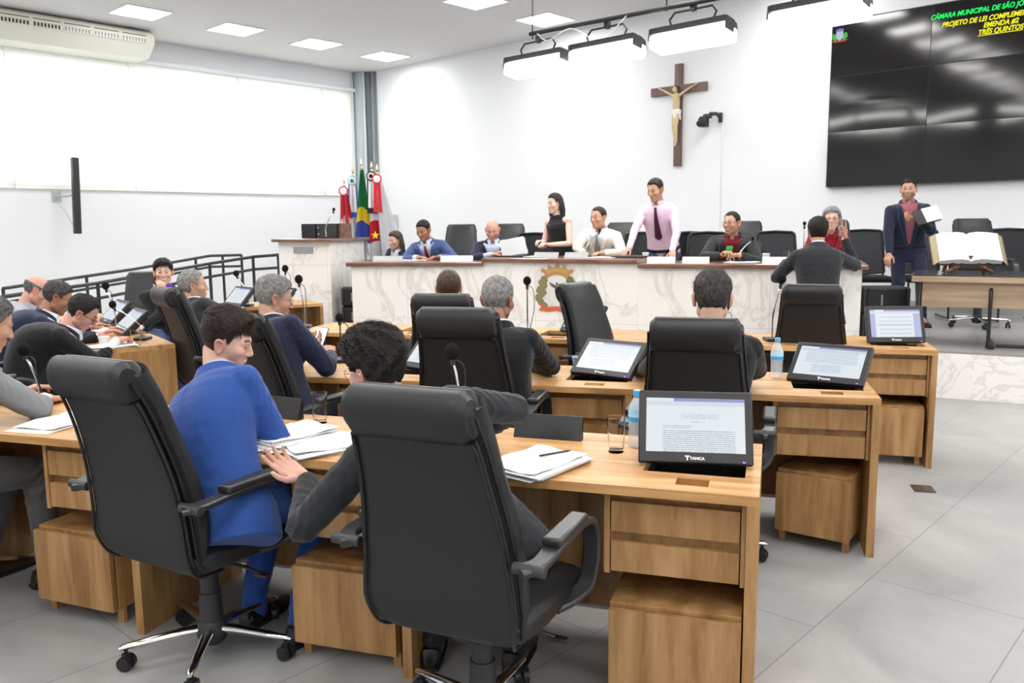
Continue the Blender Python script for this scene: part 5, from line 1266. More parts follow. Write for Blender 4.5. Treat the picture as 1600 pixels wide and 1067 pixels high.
flag(-1.90, FY, 2.42, 'Brazilian-coloured green, yellow and blue flag without a rosette', [(0, .55, C_GREEN, 0, 1), (.55, .75, C_YEL, 0, 1), (.75, 1, C_BLUE, 0, 1)], None, None, .14, -.02, bot=.95, spread=-.02)
fs = flag(-1.78, FY - .06, 2.38, 'red, white and black striped flag with a yellow star', [(0, .46, C_WHITE, 0, 1), (.46, .66, C_RED, 0, 1), (.66, .82, C_BLK, 0, .5), (.66, .82, C_WHITE, .5, 1), (.82, 1, C_RED, 0, 1)], (C_BLK, C_WHITE, C_BLK), C_WHITE, .26, .0, bot=.45, spread=.10)
bm = BM(); st = [((.055 if k % 2 == 0 else .022) * math.sin(2 * math.pi * k / 10), (.055 if k % 2 == 0 else .022) * math.cos(2 * math.pi * k / 10)) for k in range(10)]
prism(bm, st, 0, .004, basis((.04, -.12, 1.02), (1, 0, 0), (0, 0, 1), (0, -1, 0))); obj('star', bm, C_YEL, fs, smooth=False)
flag(-1.66, FY - .12, 2.34, 'white flag with a red rosette and ribbon, nearest the back-wall side', [(0, .35, C_WHITE, 0, 1), (.35, 1, C_WHITE, 0, 1)], (C_RED, C_WHITE, C_WHITE), C_RED, .26, -.04, bot=.5, spread=.18)

# ---------------------------------------------------------------- chairs behind the marble table
dchair(-.66, 10.22, 186, 'black leather chair behind the man in a blue suit by the flags')
dchair(-.04, 10.15, 184, 'black leather chair behind the bald man reading papers')
dchair(1.26, 9.85, 196, 'black leather chair behind the man in a cream suit')
dchair(2.52, 9.15, 200, 'black leather chair beside the man holding a green phone')
dchair(3.38, 8.85, 200, 'black leather chair behind the grey-haired woman')
dchair(4.98, 8.85, 192, 'black leather chair behind the open book')
def mesh_chair():
    t = thing('mesh_chair', '', 'chair'); 
    bm = BM(); W, Hh = .46, .50; g = []
    rings = [Vector((x * W / 2 * (1 - .10 * zz), -.24 - .05 * zz + .03 * x * x, .52 + Hh * zz)) for x, zz in ((-1, 0), (-1, .5), (-.97, .93), (-.85, 1), (0, 1.02), (.85, 1), (.97, .93), (1, .5), (1, 0), (0, -.03), (-1, 0))]
    tube(bm, rings, .014, 8); obj('back_frame', bm, M_PLASTIC, t)
    bm = BM(); n = 8
    g = [[bm.verts.new(((2 * i / n - 1) * W / 2 * (1 - .10 * k / n), -.24 - .05 * k / n + .03 * (2 * i / n - 1) ** 2, .52 + Hh * k / n)) for i in range(n + 1)] for k in range(n + 1)]
    for k in range(n):
        for i in range(n): bm.faces.new((g[k][i], g[k][i + 1], g[k + 1][i + 1], g[k + 1][i]))
    bmesh.ops.solidify(bm, geom=bm.faces[:], thickness=.004); obj('mesh_back', bm, M_MESH, t)
    bm = BM(); box(bm, (0, .0, .46), (.48, .46, .07)); obj('seat', bm, M_BLACKCL, t, bevel=.03, segs=3)
    for s in (-1, 1):
        bm = BM(); tube(bm, spline([(s * .24, -.22, .62), (s * .27, -.15, .66), (s * .27, .12, .66), (s * .26, .16, .55), (s * .24, .12, .44)], 4), .013, 8); obj('armrest', bm, M_PLASTIC, t)
        bm = BM(); tube(bm, [(s * .22, .2, .44), (s * .22, .22, .02), (s * .22, -.22, .02)], .012, 8); tube(bm, [(s * .22, -.2, .44), (s * .21, -.23, .6)], .012, 8); obj('leg', bm, M_PLASTIC, t)
    return t
mc0 = None
for x, y, h, lab in ((.26, 10.1, 188, 'mesh-backed black chair just left of the standing woman'), (1.50, 9.62, 192, 'mesh-backed black chair between the cream suit and the pink shirt'), (1.99, 9.42, 195, 'mesh-backed black chair right of the man in a pink shirt'),
                     (2.14, 8.95, 185, 'mesh-backed black chair behind the man holding a green phone'), (2.86, 9.02, 195, 'mesh-backed black chair between phone holder and grey-haired woman'), (4.22, 9.85, 190, 'mesh-backed black chair left of the standing man in a dark suit'),
                     (4.83, 9.75, 190, 'mesh-backed black chair right of the standing man in a dark suit'), (5.62, 9.30, 190, 'low mesh-backed black chair cut by the edge of the photo')):
    if mc0 is None: mc0 = t = mesh_chair()
    else: t = copy_tree(mc0)
    t.location = (x, y, DZ); t.rotation_euler = (0, 0, R_(-h)); t['label'] = lab; t['group'] = 'mesh-backed chairs on the dais'

# ---------------------------------------------------------------- microphones, papers, cups
def gooseneck(p, rz, lab, h=.30, r=.022, lean=(.06, .0), stand='base', wires=True):
    t = thing('microphone', lab, 'microphone', p, rz, 'gooseneck microphones'); top = Vector((lean[0], lean[1], h))
    bm = BM(); prism(bm, [(-.05, -.06), (.05, -.06), (.05, .06), (-.05, .06)], 0, .022); obj('base', bm, M_PLASTIC, t, bevel=.006)
    bm = BM(); tube(bm, spline([(0, 0, .02), (0, 0, h * .4), (top.x * .5, top.y * .5, h * .75), tuple(top * .93)], 5), .0055, 8); obj('neck', bm, M_CHROME, t)
    bm = BM(); cyl(bm, top * .88, top * .97, .010, .012, 10); obj('clip', bm, M_GREYPL, t)
    bm = BM(); ball(bm, top + Vector((0, 0, r * .6)), r, 14, (1, 1, 1.12)); obj('foam_windscreen', bm, M_FOAM, t)
    if wires: bm = BM(); tube(bm, spline([tuple(top + Vector((.0, .01, -.01))), (top.x + .045, top.y, h * .86), (top.x + .05, 0, h * .5), (.02, 0, .03)], 5), .0028, 6); obj('cable', bm, M_PLASTIC, t)
    return t
gooseneck(on_row('1', -1.13, .53, H_DESK), 0, 'big foam microphone behind the nearest black chair, on the first desk', .29, .030, (-.03, .02))
gooseneck(on_row('1', -3.2, .50, H_DESK), 0, 'foam microphone on a silver stem beside the man in light grey', .235, .028, (-.05, 0))
gooseneck(on_row('2', -2.9, .50, H_DESK), 0, 'microphone low behind the man in navy', .25, .024, (0, 0))
gooseneck(on_row('3', -1.30, .30, H_DESK), 0, 'foam microphone between the two middle empty chairs, only its head showing', .20, .034, (0, 0))
gooseneck(on_row('3', -.98, .25, H_DESK) , 0, 'foam microphone on a twin stem beside the chair in front of the man who points', .40, .032, (.05, .0))
gooseneck(on_row('3', -2.72, .30, H_DESK), 0, 'foam microphone right of the balding head', .37, .030, (0, 0))
gooseneck(Vector((-1.66, 6.62, .75)), 0, 'foam microphone on the small desk end below the lectern', .37, .032, (-.03, 0))
gooseneck(Vector((-2.68, 5.98, .75)), 0, 'black tilted microphone beside the cup of the man bending', .24, .026, (-.22, .05))
gooseneck(Vector((-3.28, 6.85, .75)), 0, 'foam microphone between the navy-suited man and the turned chair', .32, .030, (-.06, 0))
gooseneck(Vector((-2.72, 8.55, .75)), 0, 'foam microphone tilted, left of the ramp rail end', .32, .030, (-.1, 0))
gooseneck(Vector((-2.33, 8.60, .75)), 0, 'foam microphone below the ramp rail end, above the grey-haired man in navy', .36, .034, (0, 0))
gooseneck(Vector((-2.14, 9.72, 1.42)), 0, 'thin microphone standing on the lectern top', .32, .018, (.10, 0), wires=False)
gooseneck(on_table(1, 1.02, .42), 0, 'thin microphone leaning towards the man in the cream suit', .27, .016, (.14, 0), wires=False)
gooseneck(on_table(2, .93, .42), 0, 'thin microphone leaning towards the man holding a green phone', .22, .016, (.12, 0), wires=False)
gooseneck(on_table(2, 1.52, .60), 0, 'thin microphone standing between the phone holder and the pointing man', .36, .018, (0, 0), wires=False)
def tumbler(p, lab, r=.033, h=.125, g='glass tumblers'):
    t = thing('drinking_glass', lab, 'glass', p, 0, g); bm = BM(); prof = [(r * .80, 0), (r, h), (r - .002, h), (r * .80 - .002, .012)]
    loft(bm, [[Vector((q * math.cos(2 * math.pi * k / 24), q * math.sin(2 * math.pi * k / 24), z)) for k in range(24)] for q, z in prof], True, True); obj('tumbler', bm, M_GLASS, t)
tumbler(on_row('1', -.49, .38, H_DESK), 'tall clear glass beside the water bottle on the nearest desk')
tumbler(on_row('1', -1.735, .50, H_DESK), 'tall clear glass above the pile of papers')
tumbler(Vector((-2.62, 5.75, .75)), 'clear glass beside the tilted microphone on the side desk', .036, .10)
tumbler(Vector((-1.72, 6.75, .75)), 'clear glass beside the microphone on the small desk end', .034, .10)
def bottle(p, lab):
    t = thing('water_bottle', lab, 'bottle', p, 0, 'plastic water bottles'); S_ = 24
    bm = BM(); prof = [(.024, 0), (.030, .006), (.031, .02), (.029, .035), (.031, .05), (.029, .065), (.031, .09), (.031, .135), (.028, .155), (.018, .175), (.0125, .182), (.0125, .192)]; lathe(bm, prof, seg=S_); obj('bottle_body', bm, M_WATER, t)
    bm = BM(); lathe(bm, [(.0317, .098), (.0319, .115)], seg=S_, cap=False); obj('label_band', bm, M_LABEL, t); bm = BM(); lathe(bm, [(.0319, .115), (.0317, .140)], seg=S_, cap=False); obj('label_band', bm, M_LABELW, t)
    bm = BM(); lathe(bm, [(.0145, .188), (.0145, .206), (.013, .208)], seg=S_); obj('cap', bm, M_CAP, t)
bottle(on_row('1', -.43, .46, H_DESK), 'blue-capped water bottle left of the nearest monitor')
bottle(on_row('2', -.43, .45, H_DESK), 'blue-capped water bottle between the dark-haired man and the second-row monitor')
def paper(p, rz, lab, sheets=6, w=.21, l=.297, messy=.12, name='paper_stack', cat='papers', thick=.003, grp=None):
    t = thing(name, lab, cat, p, rz, grp); rg = random.Random(int(p[0] * 1000))
    for k in range(sheets):
        bm = BM(); M_ = Matrix.Rotation(rg.uniform(-messy, messy), 4, 'Z') @ Matrix.Translation((rg.uniform(-.015, .015), rg.uniform(-.02, .02), .0005 + k * thick))
        g = [[(M_ @ Vector((-w / 2 + w * i / 4, -l / 2 + l * j / 5, thick * .8 + (.008 if k == sheets - 1 else .0) * math.sin(i * 1.1 + j * .8) ** 2 * (1 if sheets > 2 else .2)))) for i in range(5)] for j in range(6)]
        th_ = Vector((0, 0, -thick * .8)); loft(bm, [row + [q + th_ for q in reversed(row)] for row in g]); obj('sheet', bm, M_PAPER, t, smooth=False)
    return t
paper(on_row('1', -1.70, .20, H_DESK), R_(-35), 'messy pile of white papers in front of the man in blue', 9, messy=.35, thick=.004)
paper(on_row('1', -1.50, .16, H_DESK), R_(-50), 'second pile of white papers nearer the hand of the dark-suited man', 6, messy=.2, thick=.003)
paper(on_row('1', -.70, .13, H_DESK), R_(-38), 'neat stack of papers with a pen, right of the nearest chair', 8, messy=.03, thick=.0028)
paper(Vector((-2.74, 5.62, .75)), R_(-55), 'white sheets on the end of the side desk', 3, messy=.2)
paper(Vector((-2.78, 8.2, .75)), R_(20), 'white sheets by the elbow of the grey-haired man in charcoal', 3)
paper(on_row('1', -2.78, .20, H_DESK), R_(-20), 'white sheet under the hand of the man in light grey', 3)
t = thing('pen', 'silver pen lying on the neat stack of papers', 'pen', on_row('1', -.66, .18, H_DESK + .036), R_(30)); bm = BM(); cyl(bm, (-.06, 0, 0), (.05, 0, 0), .004, .004, 8); cyl(bm, (.05, 0, 0), (.065, 0, 0), .004, .001, 8); obj('barrel', bm, M_GREYPL, t)
def cup(p, lab, m1, m2, r=.038, h=.075):
    t = thing('cup', lab, 'cup', p, 0); bm = BM(); loft(bm, [[Vector((q * math.cos(2 * math.pi * k / 24), q * math.sin(2 * math.pi * k / 24), z)) for k in range(24)] for q, z in ((r * .72, 0), (r, h), (r - .003, h), (r * .7, .008))]); obj('cup_wall', bm, m1, t)
    bm = BM(); lathe(bm, [(r * 1.0, h - .004), (r * 1.06, h), (r * .98, h + .003)], seg=24, cap=False); obj('rim', bm, m2, t)
cup(on_row('2', -1.47, .62 - .12, H_DESK), 'blue paper cup left of the turned-away monitor', mat('paper_cup_blue', (.20, .36, .50), .6), M_PAPER)
cup(Vector((-2.83, 5.72, .75)), 'white cup near the face of the man bending in black', M_PAPER, M_PAPER, .036, .06)
def name_plate(p, rz, lab, m_=M_GLOSSBLACK, w=.26, h=.085, name='name_plate'):
    t = thing(name, lab, 'name plate', p, rz, 'name plates'); bm = BM(); prism(bm, [(-.038, 0), (.0, h), (.004, h), (.004, .0)], -w / 2, w / 2, basis((0, 0, 0), (0, 1, 0), (0, 0, 1), (1, 0, 0))); obj('plate', bm, m_, t, smooth=False)
name_plate(on_row('1', -.77, .52, H_DESK), rz_row('1'), 'black name plate above the neat stack of papers')
name_plate(on_row('1', -1.96, .56, H_DESK), rz_row('1', -8), 'black name plate beyond the elbow of the man in blue', w=.24)
name_plate(on_row('3', -1.72, .45, H_DESK), rz_row('3'), 'black name plate behind the second-row microphone foam', w=.22)
silv = mat('silver_name_plate', (.50, .50, .51), .35, .4)
for i, (sg, s, y, lab, m_, w) in enumerate(((0, .32, .35, 'silver name plate at the flag end of the marble table', silv, .34), (0, 1.12, .30, 'white name plate before the man in the blue suit', M_PAPER, .36), (1, .62, .28, 'silver name plate before the standing woman', silv, .28), (1, .95, .32, 'silver name plate before the man in cream', silv, .26),
                                       (2, .18, .28, 'silver name plate before the man in the pink shirt', silv, .28), (2, .52, .28, 'white name plate left of the man holding a green phone', M_PAPER, .26), (2, 1.30, .28, 'white name plate beside the paper cup on the marble table', M_PAPER, .30))):
    name_plate(on_table(sg, s, y), seg_rz(sg), lab, m_, w, .055)
cup(on_table(1, 1.66, .45), 'small pale cup beside the hand of the man in pink', M_PAPER, M_PAPER, .034, .05)
cup(on_table(2, 1.18, .35), 'blue and white paper cup right of the green phone', mat('paper_cup_pale', (.45, .55, .62), .6), M_PAPER, .035, .085)
for (sg, s, y, lab) in ((0, .9, .4, 'clear glass before the man in the blue suit'), (2, .28, .42, 'clear glass right of the man in the pink shirt'), (2, 1.36, .42, 'clear glass right of the paper cup on the marble table')): tumbler(on_table(sg, s, y), lab, .034, .11, 'glasses on the marble table')
for (sg, s, y, r, lab) in ((0, .62, .45, 10, 'white sheets before the man in the blue suit'), (1, .42, .35, 5, 'white sheets left of the standing woman'), (1, 1.25, .35, 0, 'white sheets under the hands of the man in cream'), (2, .95, .35, 8, 'white sheets under the green phone')): paper(on_table(sg, s, y), seg_rz(sg) + R_(80 + r), lab, 2, messy=.1)
# laptop-like dark folders on the raised section
t = thing('folder', 'open black folder before the bald man', 'folder', on_table(1, .18, .35), seg_rz(1)); bm = BM(); box(bm, (0, 0, .008), (.34, .22, .016)); obj('covers', bm, M_PLASTIC, t, bevel=.003)
t = thing('folder', 'dark folder under the hands of the man in the pink shirt', 'folder', on_table(1, 1.52, .40), seg_rz(1)); bm = BM(); box(bm, (0, 0, .010), (.34, .24, .02)); obj('covers', bm, M_GREYPL, t, bevel=.003)
# ---------------------------------------------------------------- the people
C_BSUIT = cloth('bright_blue_suit', (.022, .068, .27), .75); C_CHAR = cloth('charcoal_suit', (.022, .024, .028)); C_BLKS = cloth('black_suit', (.011, .012, .014)); C_NAVY = cloth('navy_suit', (.014, .018, .042))
C_LGREY = cloth('light_grey_suit', (.20, .21, .225)); C_MGREY = cloth('grey_trousers', (.095, .095, .095)); C_DKGR = cloth('dark_grey_suit', (.030, .033, .038)); C_WSH = cloth('white_shirt', (.74, .77, .84)); C_BLSH = cloth('pale_blue_shirt', (.55, .62, .80))
C_PINK = cloth('pink_shirt', (.70, .52, .66)); C_CREAM = cloth('cream_suit', (.72, .69, .62)); C_BURG = cloth('burgundy_shirt', (.16, .012, .022)); C_ROSE = cloth('dusty_rose_shirt', (.30, .10, .12)); C_JEANS = cloth('blue_jeans', (.045, .07, .17)); C_MBLUE = cloth('mid_blue_suit', (.055, .085, .21))
C_PURP = cloth('purple_shirt', (.08, .05, .42)); C_LSUIT = cloth('pale_lilac_grey_shirt', (.33, .35, .42)); C_TIE = cloth('dark_plum_tie', (.055, .012, .035)); C_RTIE = cloth('dark_red_tie', (.16, .012, .03)); C_GTIE = cloth('khaki_tie', (.26, .24, .19)); C_RED2 = cloth('red_cardigan', (.22, .012, .02)); C_BTOP = cloth('black_top', (.014, .014, .017)); C_SKIRT = cloth('maroon_skirt', (.16, .012, .03))
GL_DK, GL_MT = mat('dark_spectacles', (.01, .01, .01), .3), mat('metal_spectacles', (.45, .42, .38), .25, 1.0)
SIT = 'people seated at the desks'; 
person('man in a bright blue suit leaning and smiling at his neighbour', (-1.0, 2.80, .58), (-1.075, 3.10, 1.125), heading=20, face=78, pitch=22, roll=10, twist=8, near=True, scale=.97, bow=.06,
       hands=(H((-1.30, 3.22, .80), (.8, .3, -.1)), H((-1.06, 3.08, .80), (-.8, .4, -.05))), feet=((-1.02, 3.10, 20), (-.80, 2.96, 25)), top=C_BSUIT, trousers=C_BSUIT, shirt=C_BLSH, skin='fair', build=.98, hem=-.30,
       hair=dict(style='short', mat=M_HDARK, tint=(.018, .013, .011), thick=.026, side=.0025, quiff=.010, recede=.008, comb=(.15, 1.0, .15), length=.055, lift=.006, messy=.25, strands=2600, topw=1, width=.0015, fade=.8, nape=-.092, spike=.4), feat=dict(smile=1.0, fat=.35), poles=(None, (1, -.5, -.35)))
person('man in a charcoal suit and glasses turning to his left with an open hand', (-.10, 2.44, .58), (-.435, 2.60, 1.095), heading=10, face=-52, pitch=12, roll=-8, twist=-42, near=True, scale=.97, bow=.05,
       hands=(H((-.68, 2.66, .715), (-.75, .15, .45), (.25, -.55, .8), curl=.28, spread=.8, thumb=.9), H((-.18, 2.86, .80), (-.9, .2, 0))), feet=((-.30, 2.80, 0), (.0, 2.76, 15)), top=C_CHAR, trousers=C_CHAR, shirt=C_WSH, skin='fair',
       hair=dict(style='short', mat=M_HBLACK, tint=(.010, .008, .007), thick=.034, side=.018, wave=.26, comb=(.35, -.6, -.3), length=.08, lift=.010, messy=.30, curl=.30, strands=3400, width=.0019, nape=-.095, spike=1.2), glasses=GL_MT, poles=((-.2, -1, -.7), (1.0, .1, .25)))
person('man in a light grey suit writing at the edge of the photo', (-2.40, 3.22, .57), (-2.23, 3.52, 1.15), heading=34, face=40, pitch=25, twist=4, near=True, bow=.05, hands=(H((-2.30, 3.80, .79)), H((-2.12, 3.70, .785), (.1, .9, -.15), curl=.9)), feet=((-2.36, 3.55, 30), (-2.05, 3.50, 40)),
       top=C_LGREY, trousers=C_MGREY, shirt=C_WSH, skin='tan', shoes=M_BSHOE, hair=dict(style='short', mat=M_HSALT, tint=(.05, .045, .04), thick=.018, side=.010, comb=(0, -.5, -.6), length=.035, lift=.003, strands=1800), feat=dict(fat=.3), poles=(None, (.7, -.5, -.35)))
person('man in a navy suit and glasses scrolling a phone', (-1.20, 4.30, .58), (-1.30, 4.55, 1.16), heading=34, face=62, pitch=18, near=True, bow=.05, hands=(H((-1.20, 4.74, .83), (.4, .6, .3), (.2, -.4, 1), curl=.5), H((-1.02, 4.62, .83), (-.25, .75, .35), (0, 0, -1), curl=.9, thumb=.4)), top=C_NAVY, trousers=C_NAVY, shirt=C_WSH, skin='tan', build=1.06,
       hair=dict(style='short', mat=M_HGREY, tint=(.18, .17, .16), thick=.018, side=.008, recede=-.0, wave=.2, comb=(.2, -.4, -.5), length=.03, lift=.005, messy=.6, curl=.5, strands=1700, fade=.5), glasses=GL_MT, poles=(None, (.6, -.5, -.7)))
person('man with short white-grey hair in a black suit, middle of the second row', (-.06, 4.12, .58), (-.07, 4.25, 1.165), heading=14, face=28, pitch=12, near=True, bow=.05, hands=(H((-.25, 4.6, .79)), H((.08, 4.55, .79), (-.9, .3, 0))), top=C_BLKS, trousers=C_BLKS, shirt=C_WSH, skin='brown', build=1.02,
       hair=dict(style='short', mat=M_HGREY, tint=(.20, .19, .18), thick=.010, side=.007, nape=-.088, comb=(0, .1, .3), length=.014, lift=.004, messy=.9, strands=2400, fade=.6, spike=1.0), feat=dict(fat=.3, beard=.3), poles=(None, (.8, -.3, -.4)))
person('man with spiky dark hair in a black suit, seen from behind in the second row', (.90, 3.78, .59), (.905, 3.74, 1.205), heading=8, face=14, pitch=10, near=True, bow=.05, hands=(H((.68, 4.25, .79)), H((1.12, 4.16, .79), (-.8, .5, 0))), top=C_BLKS, trousers=C_BLKS, shirt=None, skin='fair', build=1.02, 
       hair=dict(style='short', mat=M_HDSALT, tint=(.03, .025, .022), thick=.020, side=.008, comb=(.1, .2, .8), length=.028, lift=.008, messy=.9, strands=2800, fade=.75, spike=1.5, nape=-.088), feat=dict(fat=.3), poles=(None, (.9, -.2, -.4)))
person('man with thinning brown hair, only the top of his head above a chair', (-.36, 5.40, .58), (-.41, 5.45, 1.14), heading=10, face=0, pitch=8, top=C_DKGR, trousers=C_DKGR, shirt=C_WSH, skin='fair', hands=(H((-.6, 5.85, .79)), H((-.2, 5.85, .79))),
       hair=dict(style='short', mat=M_HBROWN, tint=(.12, .07, .05), thick=.010, side=.012, comb=(0, -.5, -.8), length=.045, lift=.002, messy=.15, strands=900, fade=.6, width=.0016))
person('man with grey hair in a charcoal jacket, seen from behind in a side chair', (-2.18, 6.08, .58), (-2.38, 6.22, 1.12), heading=48, face=62, pitch=4, top=C_DKGR, trousers=C_DKGR, shirt=C_WSH, skin='tan', hands=(H((-2.1, 6.6, .76)), H((-1.85, 6.4, .76))), hair=dict(style='short', mat=M_HGREY, tint=(.16, .15, .14), thick=.012, side=.010, recede=.01, length=.03, comb=(0, -.6, -.4), strands=700), feat=dict(fat=.5))
person('smiling man in a dark jacket and purple shirt, hand at his chin', (-3.18, 7.66, .59), (-3.22, 7.72, 1.145), heading=160, face=158, pitch=3, top=C_BLKS, trousers=C_JEANS, shirt=C_PURP, skin='fair', collar=True, hands=(H((-3.35, 7.25, .62)), H((-3.14, 7.50, .97), (-.25, .15, .9), (-.4, .8, .2), curl=.8)), vbtn=.25,
       hair=dict(style='short', mat=M_HBLACK, tint=(.010, .009, .009), thick=.026, side=.012, comb=(.3, .8, -.3), length=.05, lift=.004, strands=700), feat=dict(smile=1.0, fat=.1), poles=(None, (.6, -.4, -.8)))
person('bald man in a pale grey shirt bending low, furthest left', (-4.08, 6.42, .58), (-3.78, 6.62, 1.07), heading=52, face=60, pitch=35, top=None, trousers=C_DKGR, shirt=C_LSUIT, skin='ruddy', build=1.08, bow=.08, hands=(H((-3.7, 6.95, .79)), H((-3.5, 6.75, .79))), hair=dict(style='bald', mat=M_HSALT, tint=(.14, .12, .11), thick=.006, side=.005, length=.015, strands=400, fade=.5), feat=dict(fat=.5))
person('man in a navy jacket and glasses bending over his desk', (-3.58, 5.82, .58), (-3.29, 6.02, 1.06), heading=54, face=62, pitch=28, top=C_NAVY, trousers=C_NAVY, shirt=C_WSH, skin='brown', build=1.06, bow=.08, hands=(H((-3.3, 6.45, .79)), H((-3.05, 6.2, .79))), hair=dict(style='short', mat=M_HDSALT, tint=(.03, .026, .024), thick=.012, side=.007, length=.02, lift=.004, strands=700), feat=dict(fat=.5), glasses=GL_DK)
person('man in a black suit bending over papers, glasses on his nose', (-3.16, 5.28, .58), (-2.85, 5.50, 1.00), heading=56, face=66, pitch=42, roll=8, top=C_BLKS, trousers=C_BLKS, shirt=C_WSH, skin='ruddy', build=1.06, bow=.10, near=True, hands=(H((-2.95, 5.86, .79)), H((-2.70, 5.62, .79), (.3, .7, .1), curl=.8)), hair=dict(style='short', mat=M_HBLACK, tint=(.014, .011, .010), thick=.014, side=.008, recede=.012, length=.03, comb=(0, -.8, -.2), lift=.003, strands=1200), feat=dict(fat=.5), glasses=GL_DK)
# behind the marble table
Z = DZ
person('woman with light brown hair half hidden by the white flag', (-1.38, 10.35, Z + .55), (-1.41, 10.22, 1.38), heading=215, face=225, pitch=10, z0=Z, female=True, scale=.93, top=C_NAVY, trousers=C_NAVY, shirt=C_WSH, skin='fair', hair=dict(style='short', mat=M_HBROWN, tint=(.16, .09, .05), thick=.020, side=.020, long=.10, strands=200))
person('man in a mid-blue suit and dark red tie reading at the marble table', (-.92, 10.02, Z + .585), (-1.02, 9.80, 1.50), heading=192, face=208, pitch=22, z0=Z, top=C_MBLUE, trousers=C_MBLUE, shirt=C_BLSH, tie=C_RTIE, skin='brown', hands=(H((-.80, 9.50, 1.20), (-.7, -.3, 0)), H((-1.08, 9.52, 1.20), (.7, -.4, 0))), hair=dict(style='short', mat=M_HBLACK, tint=(.012, .010, .010), thick=.012, side=.007, length=.02, strands=500), poles=((.8, .3, -.4), (-.8, .3, -.4)))
person('bald man in a dark navy suit reading white papers', (-.18, 9.78, Z + .585), (-.21, 9.58, 1.50), heading=184, face=186, pitch=25, z0=Z, top=C_NAVY, trousers=C_NAVY, shirt=C_BLSH, skin='ruddy', build=1.12, hands=(H((-.02, 9.30, 1.25), (-.6, -.2, .1)), H((-.22, 9.28, 1.23), (.6, -.3, 0))), hair=dict(style='bald', mat=M_HGREY, tint=(.4, .3, .26), thick=.004, side=.003, length=.01, strands=200, fade=.3, top=.02), feat=dict(fat=.6, belly=.05), vbtn=.2, poles=((.9, .3, -.4), (-.9, .3, -.4)))
person('young woman standing with long dark hair, sleeveless black top and maroon skirt', (.60, 9.62, Z + .80), (.50, 9.58, 1.79), heading=222, face=238, pitch=10, z0=Z, seated=False, female=True, scale=.97, bare_arms=True, halter=C_BTOP, top=None, trousers=C_SKIRT, shirt=None, skin='pale', hands=(H((.44, 9.30, 1.33), (-.7, -.3, .1)), H((.36, 9.42, 1.36), (-.5, -.5, .1), curl=.8)), bow=.0,
       hair=dict(style='short', mat=M_HDARK, tint=(.03, .02, .016), thick=.012, side=.012, long=.20, recede=.004, nape=-.09, strands=500, comb=(0, -.6, -.8), length=.06, messy=.08))
person('man in a cream suit and khaki tie speaking into a microphone', (1.02, 9.42, Z + .67), (.96, 9.22, 1.62), heading=205, face=226, pitch=5, z0=Z, top=C_CREAM, trousers=C_CREAM, shirt=C_WSH, tie=C_GTIE, skin='tan', build=1.1, hands=(H((1.0, 8.86, 1.25), (-.7, -.2, 0)), H((.78, 8.92, 1.25), (-.2, -.6, 0))), vbtn=.2, hair=dict(style='short', mat=M_HDARK, tint=(.03, .022, .018), thick=.010, side=.008, recede=.012, length=.02, strands=500), feat=dict(fat=.5), poles=((.9, .2, -.4), (-.9, .2, -.4)))
person('tall man standing in a pale pink shirt and dark tie, hands on the table', (1.66, 9.12, Z + .87), (1.53, 8.92, 1.90), heading=205, face=225, pitch=18, z0=Z, seated=False, top=None, trousers=C_JEANS, shirt=C_PINK, tie=C_TIE, belt=M_BLACKCL, skin='tan', build=1.0, hands=(H((1.66, 8.62, 1.26), (-.1, -.8, -.2), (0, 0, -1)), H((1.22, 8.72, 1.26), (-.5, -.6, -.2), (0, 0, -1))), bow=.0, hair=dict(style='short', mat=M_HDARK, tint=(.03, .022, .018), thick=.014, side=.007, recede=.006, length=.03, comb=(.2, .7, .1), strands=500), poles=((1, .2, -.1), (-1, .2, -.1)))
person('man in a charcoal jacket and burgundy shirt looking away, holding a green phone', (2.30, 8.72, Z + .60), (2.24, 8.52, 1.545), heading=200, face=228, pitch=4, z0=Z, top=C_CHAR, trousers=C_CHAR, shirt=C_BURG, skin='tan', build=1.08, hands=(H((2.26, 8.20, 1.23), (-.6, -.2, .1), curl=.7), H((2.08, 8.25, 1.23), (.2, -.6, .3), curl=.7)), glasses=GL_DK, vbtn=.2, hair=dict(style='short', mat=M_HBLACK, tint=(.014, .012, .011), thick=.008, side=.006, recede=.012, length=.02, strands=400), feat=dict(fat=.3, beard=.25), poles=((.9, .3, -.5), (-.9, .3, -.5)))
person('woman with wavy grey hair and a dark red top, behind the pointing man', (3.14, 8.40, Z + .60), (3.15, 8.25, 1.575), heading=190, face=200, pitch=4, z0=Z, female=True, scale=.97, top=C_RED2, trousers=C_NAVY, shirt=C_RED2, skin='fair', glasses=GL_DK, hair=dict(style='short', mat=M_HGREY, tint=(.25, .22, .19), thick=.024, side=.024, long=.09, strands=500, length=.06, curl=.5))
person('man in a charcoal suit standing with his back to the camera, one finger raised', (2.58, 6.98, .86), (2.62, 7.16, 1.465), heading=6, face=14, pitch=4, z0=0, seated=False, near=False, top=C_CHAR, trousers=C_CHAR, shirt=C_WSH, skin='tan', build=1.04, scale=.96, hands=(H((2.44, 7.42, 1.20), (.8, .4, 0)), H((2.90, 7.28, 1.39), (.05, .0, 1), (-.9, .2, 0), point=True)), hem=-.34, bow=.0,
       hair=dict(style='short', mat=M_HBLACK, tint=(.010, .009, .009), thick=.024, side=.014, nape=-.085, length=.04, lift=.006, messy=.5, curl=.5, strands=1600, width=.0015), poles=((-.8, -.5, -.9), (.3, -.3, -1)), feet=((2.5, 6.95, 0), (2.72, 6.93, 12)))
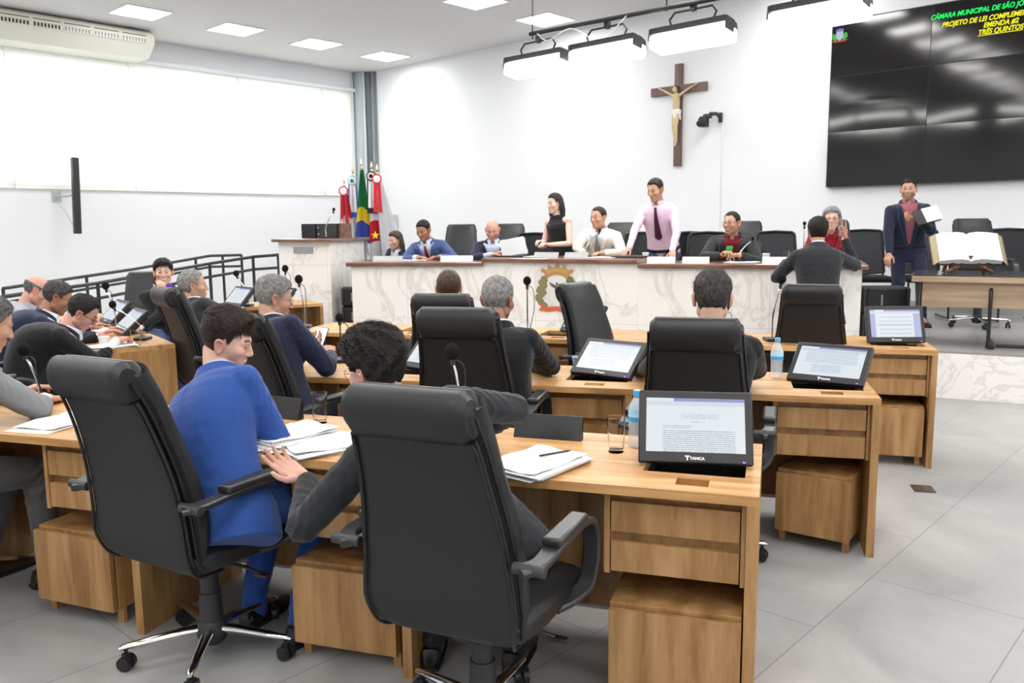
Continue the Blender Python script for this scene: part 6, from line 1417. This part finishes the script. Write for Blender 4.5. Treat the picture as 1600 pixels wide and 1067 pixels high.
person('man standing in a dark navy suit and dusty rose shirt, notebook at his chest', (4.33, 9.15, Z + .85), (4.29, 9.10, 1.885), heading=196, face=210, pitch=4, z0=Z, seated=False, top=C_NAVY, trousers=C_NAVY, shirt=C_ROSE, collar=True, skin='tan', build=1.04, hands=(H((4.26, 8.80, 1.56), (-.7, -.1, .1), (0, .6, .6), curl=.8), H((4.02, 8.88, 1.18), (-.3, -.3, -.7), curl=.6)), vbtn=-.05, hem=-.32, bow=.0, belt=M_BLACKCL,
       hair=dict(style='short', mat=M_HBLACK, tint=(.012, .010, .010), thick=.010, side=.004, length=.015, strands=400), feat=dict(beard=.45, fat=.3), feet=((4.45, 8.98, 185), (4.22, 9.15, 205)), poles=((1, .5, -.6), (-1, .4, -.2)))
# held things
def phone(p, rot, lab, m_, scr, w=.075, h=.155):
    t = thing('mobile_phone', lab, 'phone', p); t.rotation_euler = rot
    bm = BM(); box(bm, (0, 0, 0), (w, .009, h)); obj('case', bm, m_, t, bevel=.004)
    bm = BM(); box(bm, (0, -.0052, 0), (w - .008, .0012, h - .012)); obj('screen', bm, scr, t, smooth=False)
phone((-1.13, 4.84, .895), (R_(-32), R_(8), R_(-14)), 'white-screened phone held by the man in navy', M_PLASTIC, emit_mat('phone_screen', (.88, .93, 1), 1.0))
phone((2.13, 8.18, 1.275), (R_(15), 0, R_(20)), 'green phone held at the marble table', mat('green_phone_case', (.02, .42, .08), .4), mat('green_phone_front', (.02, .42, .08), .4), .075, .10)
t = thing('paper_sheets', 'white papers held up by the bald man', 'papers', (.03, 9.22, 1.30)); t.rotation_euler = (R_(62), R_(-6), R_(6))
for k in range(3):
    bm = BM(); Mq = Matrix.Rotation(.06 * k, 4, 'Z'); g = [[bm.verts.new(Mq @ Vector((-.14 + .07 * i, -.09 + .05 * j, .004 * k + .012 * math.sin(i * .8)))) for i in range(5)] for j in range(5)]
    for j in range(4):
        for i in range(4): bm.faces.new((g[j][i], g[j][i + 1], g[j + 1][i + 1], g[j + 1][i]))
    bmesh.ops.solidify(bm, geom=bm.faces[:], thickness=.0015); obj('sheet', bm, M_PAPER, t)
t = thing('notebook', 'black notebook with white pages held by the standing man', 'notebook', (4.32, 8.74, 1.60)); t.rotation_euler = (R_(62), R_(-12), R_(8))
bm = BM(); box(bm, (0, 0, 0), (.26, .17, .014)); obj('cover', bm, M_PLASTIC, t, bevel=.003); bm = BM(); box(bm, (.06, .004, .011), (.18, .16, .010)); obj('pages', bm, M_PAPER, t, bevel=.002)
